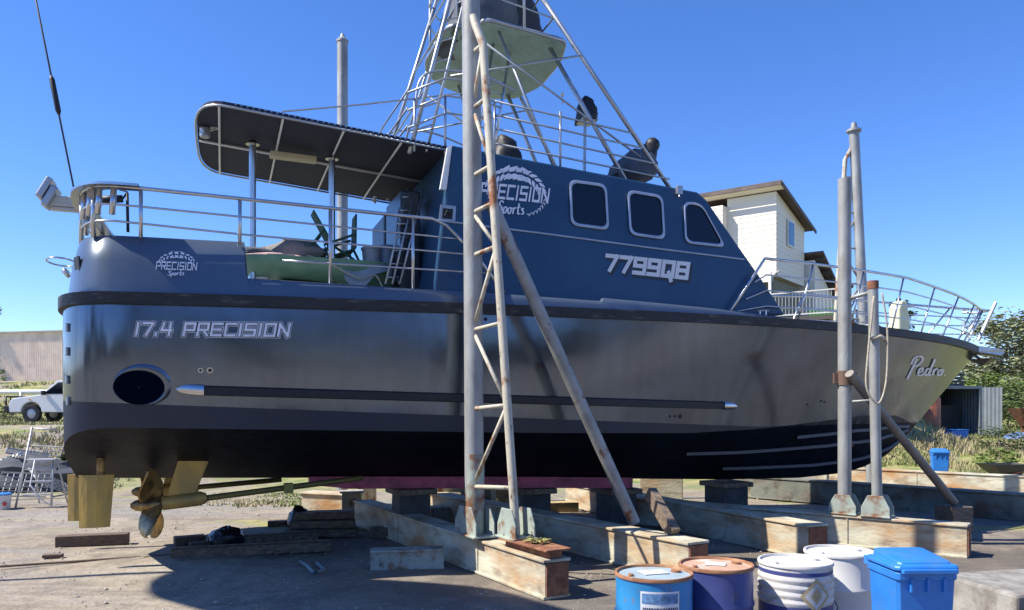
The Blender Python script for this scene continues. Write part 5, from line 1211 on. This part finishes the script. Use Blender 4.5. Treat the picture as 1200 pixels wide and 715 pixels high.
mb = MB(); mb.prism([hp(-.36, -.48, rz_(-.48)-.14), hp(LL+1.2, -.48, rz_(-.48)-.14), hp(LL+1.2, -.48, rz_(-.48)-.01), hp(-.36, -.48, rz_(-.48)-.01)], rd_*-.08); hbuild(mb, 'gutter', roof_m, roofo)
mb = MB(); mb.prism([hp(-.3, -.4, rz_(-.4)-.06), hp(LL+1.1, -.4, rz_(-.4)-.06), hp(LL+1.1, 0, rz_(0)-.06), hp(-.3, 0, rz_(0)-.06)], (0, 0, -.02)); hbuild(mb, 'eave_lining', wb, roofo)
mb = MB(); mb.prism([hp(-.05, 1.2, 8.75), hp(-.05, 2.0, 8.75), hp(-.05, 2.0, 9.85), hp(-.05, 1.2, 9.85)], ld*-.04); wn = hbuild(mb, 'window', white); mb = MB(); mb.prism([hp(-.095, 1.27, 8.82), hp(-.095, 1.93, 8.82), hp(-.095, 1.93, 9.78), hp(-.095, 1.27, 9.78)], ld*-.01); hbuild(mb, 'pane', mat('house_window_glass', (.05, .12, .2), .1), wn)
# curved awning, lower verandah, stumps, deck
mb = MB(); rows = []
for k in range(9):
    a = math.pi/2*k/8; rows.append([hp(-.25+1.9*j/30, -1.15*math.sin(a), zf+.15-.55*(1-math.cos(a))+(.025 if j % 2 else 0)) for j in range(31)])
mb.grid(rows); hbuild(mb, 'awning', mat('cream_awning_iron', (.5, .48, .42), .5), fix=False, sm=False)
mb = MB(); rows = []
mb.prism([hp(2.0, -1.1, zf-.35), hp(LL+.6, -1.1, zf-.35), hp(LL+.6, 0, zf+.1), hp(2.0, 0, zf+.1)], (0, 0, .05)); hbuild(mb, 'lean_to_roof', mat('cream_awning_iron', (.5, .48, .42), .5))
lwm = mat('olive_wall', (.2, .2, .14), .8); dkw = mat('dark_deck_timber', (.07, .06, .05), .8)  # plain olive green for the lower wall
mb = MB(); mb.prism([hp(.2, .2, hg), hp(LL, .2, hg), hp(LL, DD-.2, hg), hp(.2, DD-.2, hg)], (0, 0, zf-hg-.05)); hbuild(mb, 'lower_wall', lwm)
dz = 5.35
mb = MB(); mb.prism([hp(-2.6, -1.3, dz), hp(3.6, -1.3, dz), hp(3.6, .3, dz), hp(-2.6, .3, dz)], (0, 0, .16)); dk = hbuild(mb, 'verandah_deck', dkw)
mb = MB(); mb.prism([hp(-3.1, 1.0, dz-.7), hp(-.02, 1.0, dz-.2), hp(-.02, 4.4, dz-.2), hp(-3.1, 4.4, dz-.7)], (0, 0, .16)); hbuild(mb, 'side_deck', dkw)
for a in (-2.5, -.9, 1.1, 3.4):
    mb = MB(); mb.box(hp(a, -1.22, (hg+dz)/2), (.14, .14, dz-hg), rz=math.atan2(ld.y, ld.x)); hbuild(mb, 'stump', dkw)
for a in (1.1, -.15, 3.4):
    mb = MB(); mb.box(hp(a, -1.2, (dz+zf)/2), (.1, .1, zf-dz), rz=math.atan2(ld.y, ld.x)); hbuild(mb, 'verandah_post', white)
rl = mat('pale_balustrade', (.42, .42, .4), .7)
mb = MB()
for z in (dz+.25, dz+1.1): mb.tube([hp(-2.6, -1.28, z), hp(3.6, -1.28, z)], .035, 4)
for k in range(48): mb.tube([hp(-2.6+.13*k, -1.28, dz+.25), hp(-2.6+.13*k, -1.28, dz+1.1)], .016, 4)
for z in (dz+.25, dz+1.1): mb.tube([hp(-2.6, -1.28, z), hp(-2.6, 1.2, z-.2)], .035, 4)
for k in range(18): mb.tube([hp(-2.6, -1.28+.135*k, dz+.23), hp(-2.6, -1.28+.135*k, dz+1.05)], .016, 4)
hbuild(mb, 'balustrade', rl, dk)
mb = MB(); mb.box(hp(-2.0, -.95, dz-.1), (.9, .1, 1.1), rz=math.atan2(ld.y, ld.x)); hbuild(mb, 'green_screen', mat('bright_green_board', (.04, .2, .05), .7), dk)
# lower annexe with its own brown roof
an = empty('house_annexe', (HC.x+1.6, HC.y+4.0, hg), math.atan2(ld.y, ld.x), 'lower annexe with steep brown roof right of the cream house', 'house')
HI = (Matrix.Translation(an.location) @ Matrix.Rotation(math.atan2(ld.y, ld.x), 4, 'Z')).inverted()
def abuild(mb, name, m_, parent=None, **k): mb.v = [tuple(HI @ Vector(v)) for v in mb.v]; return mb.build(name, m_, parent or an, **k)
mb = MB(); mb.prism([hp(-.4, 3.8, hg), hp(2.5, 3.8, hg), hp(2.5, 9.0, hg), hp(-.4, 9.0, hg)], (0, 0, 6.0-hg)); mb.prism([hp(-.4, 3.8, 6.0), hp(-.4, 9.0, 6.0), hp(-.4, 9.0, 6.1), hp(-.4, 3.8, 8.5)], ld*2.9); abuild(mb, 'wall', wb)
mb = MB(); mb.prism([hp(-.8, 3.7, 8.75), hp(3.0, 3.7, 8.75), hp(3.0, 9.6, 5.9), hp(-.8, 9.6, 5.9)], (0, 0, .1)); ar = abuild(mb, 'roof', roof_m)
mb = MB()
for k in range(12): a_ = 3.9+k*.48; mb.prism([hp(-.75, a_, 8.7-(a_-3.7)*.483), hp(-.75, a_+.1, 8.7-(a_+.1-3.7)*.483), hp(-.42, a_+.1, 8.7-(a_+.1-3.7)*.483), hp(-.42, a_, 8.7-(a_-3.7)*.483)], (0, 0, -.1))
abuild(mb, 'rafters', dkw, ar)
mb = MB(); mb.box(hp(-.45, 6.2, 5.4), (.9, .08, 1.2), rz=math.atan2(rd_.y, rd_.x)); abuild(mb, 'window', glass)
mb = MB(); mb.prism([hp(-2.2, 3.4, 5.0), hp(-.42, 3.4, 5.0), hp(-.42, 8.5, 4.6), hp(-2.2, 8.5, 4.6)], (0, 0, .12)); d2_ = abuild(mb, 'verandah_deck', dkw)
mb = MB()
for z in (.2, 1.05): mb.tube([hp(-2.2, 3.4, 5.1+z), hp(-2.2, 8.5, 4.7+z)], .035, 4)
for k in range(34): mb.tube([hp(-2.2, 3.4+.15*k, 5.1+.2-.012*k), hp(-2.2, 3.4+.15*k, 6.15-.012*k)], .016, 4)
abuild(mb, 'balustrade', dkw, d2_)
for b__ in (3.5, 6, 8.4): mb = MB(); mb.box(hp(-2.1, b__, (hg+5)/2-.5), (.12, .12, 5-hg+1), rz=.9); abuild(mb, 'stump', dkw, d2_)

# ---------------- container and things behind the bow ----------------
cg = terr(22.2, 40)
ct = empty('shipping_container', (22.4, 40, cg), rad(6), 'open grey shipping container with dark inside beyond the bow', 'container')
cm = mat('grey_container_paint', (.16, .19, .21), .6, 0, .12, 2, 0, (.2, .12, .08), .62, .06)
W_, H_, D_ = 2.44, 2.6, 6.0
def corr(mb, A, B, z0, z1, out, n=26):
    rows = []
    for i in range(n*2+1):
        t = i/(2*n); p = A.lerp(B, t)+out*(.04 if (i//1) % 2 else 0); rows.append([p+Vector((0, 0, z0)), p+Vector((0, 0, z1))])
    mb.grid(rows)
mb = MB(); corr(mb, Vector((-W_/2, 0, 0)), Vector((-W_/2, D_, 0)), 0, H_, Vector((-1, 0, 0))); corr(mb, Vector((W_/2, 0, 0)), Vector((W_/2, D_, 0)), 0, H_, Vector((1, 0, 0))); corr(mb, Vector((-W_/2, D_, 0)), Vector((W_/2, D_, 0)), 0, H_, Vector((0, 1, 0)), 10); mb.build('side_panels', cm, ct, fix=False)
mb = MB(); mb.box((0, D_/2, H_), (W_+.06, D_, .06)); mb.box((0, D_/2, .06), (W_, D_, .1)); mb.build('roof_and_floor', cm, ct)
mb = MB(); 
for x in (-W_/2, W_/2): mb.box((x, .02, H_/2), (.14, .14, H_))
mb.box((0, .02, H_-.06), (W_-.15, .13, .13)); mb.box((0, .02, .07), (W_-.15, .13, .12)); mb.build('door_frame', cm, ct)
mb = MB(); corr(mb, Vector((W_/2+.05, -.05, 0)), Vector((W_/2+.6, -.75, 0)), .1, H_-.05, Vector((.7, .7, 0)), 5); mb.build('open_door', mat('pale_container_door', (.17, .2, .22), .6), ct, fix=False)
mb = MB(); mb.box((.1, D_*.4, .9), (1.9, 2.2, 1.5)); mb.build('stored_goods', mat('dark_stored_goods', (.04, .04, .045), .8), ct)
for j in range(3):
    for i in range(4):
        e = empty('pallet', (22.4-.75+.55*j*1.2-.2, 40.8+.2*j, cg+H_+.03+.17*i), rad(6), '%s dark pallet of the %s stack on the container roof' % (('bottom', 'second', 'third', 'top')[i], ('left', 'middle', 'right')[j]), 'pallet', 'pallets stacked on the container')
        mb = MB(); 
        for k in range(5): mb.box((-.28+.14*k, 0, .13), (.1, 1.0, .02))
        for y in (-.45, 0, .45): mb.box((0, y, .06), (.66, .08, .1))
        mb.build('slats', mat('dark_pallet_plastic', (.05, .055, .06), .7), e)
om = mat('orange_machine_paint', (.45, .14, .06), .6, 0, .2, 3, 0, (.2, .08, .04), .58)
e = empty('oil_tank', (19.9, 38.2, terr(19.9, 38.2)), .1, 'rusty orange tank standing left of the container', 'tank'); mb = MB(); mb.lathe((0, 0, .2), [(.55, 0), (.6, .05), (.6, 1.7), (.5, 1.85), (.1, 1.9)], 18); mb.build('tank_body', om, e, sm='auto'); mb = MB(); mb.box((0, 0, .12), (1.3, 1.0, .24)); mb.build('tank_base', rust, e)
e = empty('blue_crate', (20.6, 37.0, terr(20.6, 37)), .2, 'low blue crate in front of the container opening', 'crate'); mb = MB(); mb.box((0, 0, .25), (.9, .6, .5)); mb.build('crate_body', bin_b, e, bevel=.03); mb = MB(); mb.box((0, 0, .51), (.96, .66, .04)); mb.build('crate_rim', bin_b, e)
# red trailer and blue tarpaulin at the right edge
e = empty('rusty_hopper', (26.6, 40, terr(26.6, 40)), -.2, 'rusty red hopper at the right edge behind the grass', 'hopper')
mb = MB(); mb.add([(-1.3, -.8, 1.5), (1.3, -.8, 1.5), (1.3, .8, 1.5), (-1.3, .8, 1.5), (-.8, -.5, .6), (.8, -.5, .6), (.8, .5, .6), (-.8, .5, .6)], [(0, 1, 2, 3), (0, 1, 5, 4), (1, 2, 6, 5), (2, 3, 7, 6), (3, 0, 4, 7), (4, 5, 6, 7)]); mb.build('bin', rust, e)
for x in (-.7, .7):
    for y in (-.4, .4): mb = MB(); mb.box((x, y, .3), (.1, .1, .6)); mb.build('leg', rust, e)
blob('blue_tarpaulin', (23.5, 35.5, terr(23.5, 35.5)), (1.6, .7, .3), mat('pale_blue_tarpaulin', (.12, .2, .42), .6, 0, .15, 2), 'pale blue tarpaulin heap on the grass at the right edge', 'tarpaulin', .2)
# wheelbarrow
wbp = Vector((12.6, 20.3, terr(12.6, 20.3))); e = empty('wheelbarrow', wbp, rad(8), 'dark steel wheelbarrow on the grass beside the small blue bin', 'wheelbarrow')
tr = mat('dark_tray_steel', (.05, .055, .05), .5, .2)
mb = MB(); mb.grid([[(-.6, -.34, .66), (.45, -.34, .66), (.45, .34, .66), (-.6, .34, .66)], [(-.3, -.2, .38), (.25, -.2, .38), (.25, .2, .38), (-.3, .2, .38)]], closed=True); mb.face([4, 5, 6, 7]); mb.build('tray', tr, e, fix=False)
mb = MB(); 
for y in (-.24, .24): mb.tube([(-.75, 0, .2), (-.3, y, .36), (.95, y, .62)], .018, 6); mb.tube([(.2, y, .42), (.25, y, 0)], .016, 6)
mb.build('frame', mat('orange_barrow_frame', (.4, .12, .05), .6), e, sm=True)
mb = MB(); mb.lathe((-.75, 0, .2), [(.1, -.04), (.19, -.04), (.2, 0), (.19, .04), (.1, .04)], 18, 0, Matrix.Rotation(math.pi/2, 4, 'X')); mb.build('wheel', black, e, sm='auto')

# ---------------- trees ----------------
def leafmat(name, col, c2): return mat(name, col, .65, 0, .35, 1.2, 0, c2, .52, .1, spec=.3)
def tree(name, x, y, h, r, label, m_leaf, cat='tree', trunk=.16, n=26, leaf_s=.22, per=130, low=.35, group=None):
    g0 = terr(x, y); e = empty(name, (x, y, g0-.1), rnd.uniform(0, 6), label, cat, group); tips = []
    mb = MB()
    base = [Vector((0, 0, 0)), Vector((rnd.uniform(-.2, .2), rnd.uniform(-.2, .2), h*.25)), Vector((rnd.uniform(-.4, .4), rnd.uniform(-.4, .4), h*.55))]
    mb.tube(base, [trunk, trunk*.75, trunk*.5], 8)
    for k in range(n):
        a = k*2.4+rnd.uniform(-.3, .3); f = rnd.uniform(.45, 1); z = h*(low+(.93-low)*rnd.random()**.8); rr = r*f*(1-.55*((z/h-low)/(1-low))**2)
        tip = Vector((rr*math.cos(a), rr*math.sin(a), z)); s0 = base[1].lerp(base[2], rnd.random()); midp = s0.lerp(tip, .5)+Vector((0, 0, .06*h)); mb.tube([s0, midp, tip], [trunk*.35, trunk*.2, trunk*.07], 5); tips.append((tip, r*rnd.uniform(.2, .36)))
    mb.build('trunk', mat('grey_bark', (.2, .17, .14), .9, 0, .25, 4, .3), e, sm=True)
    lf = MB()
    for tip, s_ in tips:
        for _ in range(per):
            v = Vector((rnd.gauss(0, 1), rnd.gauss(0, 1), rnd.gauss(0, .7))); v = v.normalized()*s_*rnd.random()**.45
            p = tip+v; q = Matrix.Rotation(rnd.uniform(0, 6.3), 3, 'Z') @ Matrix.Rotation(rnd.uniform(-1.3, 1.3), 3, 'X'); sz = leaf_s*rnd.uniform(.5, 1.2)
            lf.add([p+q @ Vector(t) for t in ((-sz, 0, 0), (0, -sz*.4, 0), (sz, 0, sz*.1), (0, sz*.4, 0))], [(0, 1, 2, 3)])
    lf.build('crown', m_leaf, e, fix=False); return e
gum = leafmat('gum_leaves', (.17, .2, .10), (.24, .25, .15)); grn = leafmat('bright_shrub_leaves', (.10, .16, .03), (.17, .22, .05)); drk = leafmat('dark_shrub_leaves', (.04, .07, .025), (.07, .1, .03))
tree('gum_tree', 41.5, 65, 8.6, 4.3, 'tall grey green gum tree with sky showing through at the right edge', gum, n=60, leaf_s=.22, per=220, low=.25, trunk=.22)
tree('gum_tree', 47, 68, 7.6, 4.0, 'second gum tree half cut off by the right edge', gum, n=40, leaf_s=.2, per=180, low=.25, trunk=.2)
tree('pine_tree', 29.3, 60, 9.6, 1.5, 'small dark treetop showing above the foredeck', drk, n=22, leaf_s=.16, per=90, low=.4)
tree('gum_tree', -42.3, 62, 8.2, 1.8, 'treetop just showing over the shed roof at the left edge', drk, n=20, leaf_s=.18, per=80, low=.5)
sl_ = ['bright green shrub right of the container', 'yellow green shrub behind the container at the right', 'darker shrub between the container and the gum tree', 'wide green shrub at the right edge below the gum tree', 'shrub growing furthest right behind the rusty hopper', 'low shrub growing directly behind the container', 'loose green shrub behind the open container door']
for k, (px, Y, h, r) in enumerate(((1168, 44, 2.6, 1.7), (1150, 50, 3.6, 2.2), (1180, 52, 3.2, 2.0), (1205, 50, 3.0, 2.2), (1235, 48, 3.0, 2.0), (1120, 56, 3.4, 2.2), (1160, 47, 3.0, 1.5))):
    tree('shrub', (px-600)/F*Y, Y, h, r, sl_[k], grn if k % 3 else leafmat('mid_shrub_leaves', (.07, .11, .03), (.12, .15, .04)), 'shrub', .07, 16, .13, 90, .15, 'shrubs beyond the container')
for k, (x, y, h, r, lab) in enumerate(((-22.5, 36, .9, .8, 'low weed bush on the bank behind the truck bonnet'), (-36.5, 56, 1.2, 1.0, 'small green bush at the foot of the shed wall'), (-12.2, 22.5, .7, .6, 'low green weed bush at the foot of the bank by the stern'), (15.6, 25.5, .8, .9, 'low green bush beside the bow stem'), (18.5, 30, 1.0, 1.1, 'tangled green bush in front of the container'))):
    tree('weed_bush', x, y, h, r, lab, grn if k % 2 else drk, 'bush', .03, 14, .07, 80, .1, 'weed bushes on the grass')
# far scrub closing the horizon
lf = MB(); fr_m = leafmat('far_scrub_leaves', (.06, .085, .035), (.1, .12, .05))
for k in range(15000):
    a = rnd.random(); x = -260+520*a; y = 150+rnd.uniform(-8, 8); h = 4.2+2.2*math.sin(x*.07)+1.6*math.sin(x*.23+1); z = h*rnd.random()**.7+terr(x, y)
    p = Vector((x, y, z)); sz = rnd.uniform(.5, 1.1); q = Matrix.Rotation(rnd.uniform(0, 6.3), 3, 'Z') @ Matrix.Rotation(rnd.uniform(-1.5, 1.5), 3, 'X'); lf.add([p+q @ Vector(t) for t in ((-sz, 0, 0), (0, -sz*.6, 0), (sz, 0, .1), (0, sz*.6, 0))], [(0, 1, 2, 3)])
tag(lf.build('far_scrub', fr_m, None, fix=False), kind='stuff')
lf = MB()  # unseen scrub added behind the camera to darken the hull's reflections
for k in range(9000):
    x = rnd.uniform(-60, 60); h = 7+2.5*math.sin(x*.16)+2*math.sin(x*.41+1)+1.2*math.sin(x*1.1); y = -24+rnd.uniform(-2, 2)+3*math.sin(x*.1); p = Vector((x, y, max(.2, h)*rnd.random()**.6)); sz = rnd.uniform(.35, .8)
    q = Matrix.Rotation(rnd.uniform(0, 6.3), 3, 'Z') @ Matrix.Rotation(rnd.uniform(-1.5, 1.5), 3, 'X'); lf.add([p+q @ Vector(t) for t in ((-sz, 0, 0), (0, -sz*.6, 0), (sz, 0, .1), (0, sz*.6, 0))], [(0, 1, 2, 3)])
tag(lf.build('added_scrub_belt', fr_m, None, fix=False), kind='stuff')
# grass blades and pebbles
def grass(name, areas, m_):
    gb = MB()
    for (x0, x1, y0, y1, n, h) in areas:
        for _ in range(n):
            cx, cy = rnd.uniform(x0, x1), rnd.uniform(y0, y1); 
            if math.sin(cx*1.3+cy*.5)+math.sin(cx*.6-cy*1.1) < -.5: continue
            for _b in range(7):
                x, y = cx+rnd.gauss(0, .09), cy+rnd.gauss(0, .09); z = terr(x, y)-.02; hh = h*rnd.uniform(.5, 1.3); a = rnd.uniform(0, 6.3); wv = .014+.0006*y; dx, dy = math.cos(a)*wv, math.sin(a)*wv; lx, ly = rnd.gauss(0, .35)*hh, rnd.gauss(0, .35)*hh
                b0 = len(gb.v); gb.v += [(x-dx, y-dy, z), (x+dx, y+dy, z), (x+lx, y+ly, z+hh)]; gb.face((b0, b0+1, b0+2))
    tag(gb.build(name, m_, None, fix=False), kind='stuff')
grass('grass', [(-27, -9, 20, 32, 2600, .13), (-34, -14, 32, 56, 1600, .22), (9.5, 20, 21.5, 30, 2400, .2), (13, 34, 29, 46, 2600, .26), (20, 50, 46, 70, 1500, .4), (-3.5, -2.2, 13.6, 14.6, 130, .05), (-8, -3.5, 17, 19.5, 500, .06), (4.3, 5.5, 9.0, 9.7, 120, .12), (3.4, 6, 8.9, 9.2, 50, .08)], mat('grass_blades', (.2, .23, .07), .8, 0, .3, .6, 0, (.42, .36, .2), .5, .08))
grass('dry_grass', [(15, 21, 28, 32, 350, .3), (-27, -12, 20.5, 25, 1300, .16)], mat('dry_grass_blades', (.38, .33, .2), .85, 0, .3, 1))
pb_ = MB()
for _ in range(2800):
    y = 6.5+rnd.random()**1.6*14; x = rnd.uniform(-.72, .55)*y; s_ = rnd.uniform(.006, .02)*(1+rnd.random()**8*1.0); c = Vector((x, y, s_*.25+terr(x, y)))
    b0 = len(pb_.v); pb_.v += [tuple(c+Vector((vx*s_*rnd.uniform(.7, 1.3), vy*s_*rnd.uniform(.7, 1.3), vz*s_*.7))) for vx, vy, vz in ((1, 0, 0), (0, 1, 0), (-1, 0, 0), (0, -1, 0), (0, 0, 1), (0, 0, -1))]
    for f in ((0, 1, 4), (1, 2, 4), (2, 3, 4), (3, 0, 4), (1, 0, 5), (2, 1, 5), (3, 2, 5), (0, 3, 5)): pb_.face([b0+i for i in f])
tag(pb_.build('gravel', mat('loose_gravel', (.36, .32, .27), .9, 0, .35, 3), None), kind='stuff')

for o in list(S.objects):
    if o.parent is None and o.get('label') and not o.get('kind'): o['kind'] = 'thing'
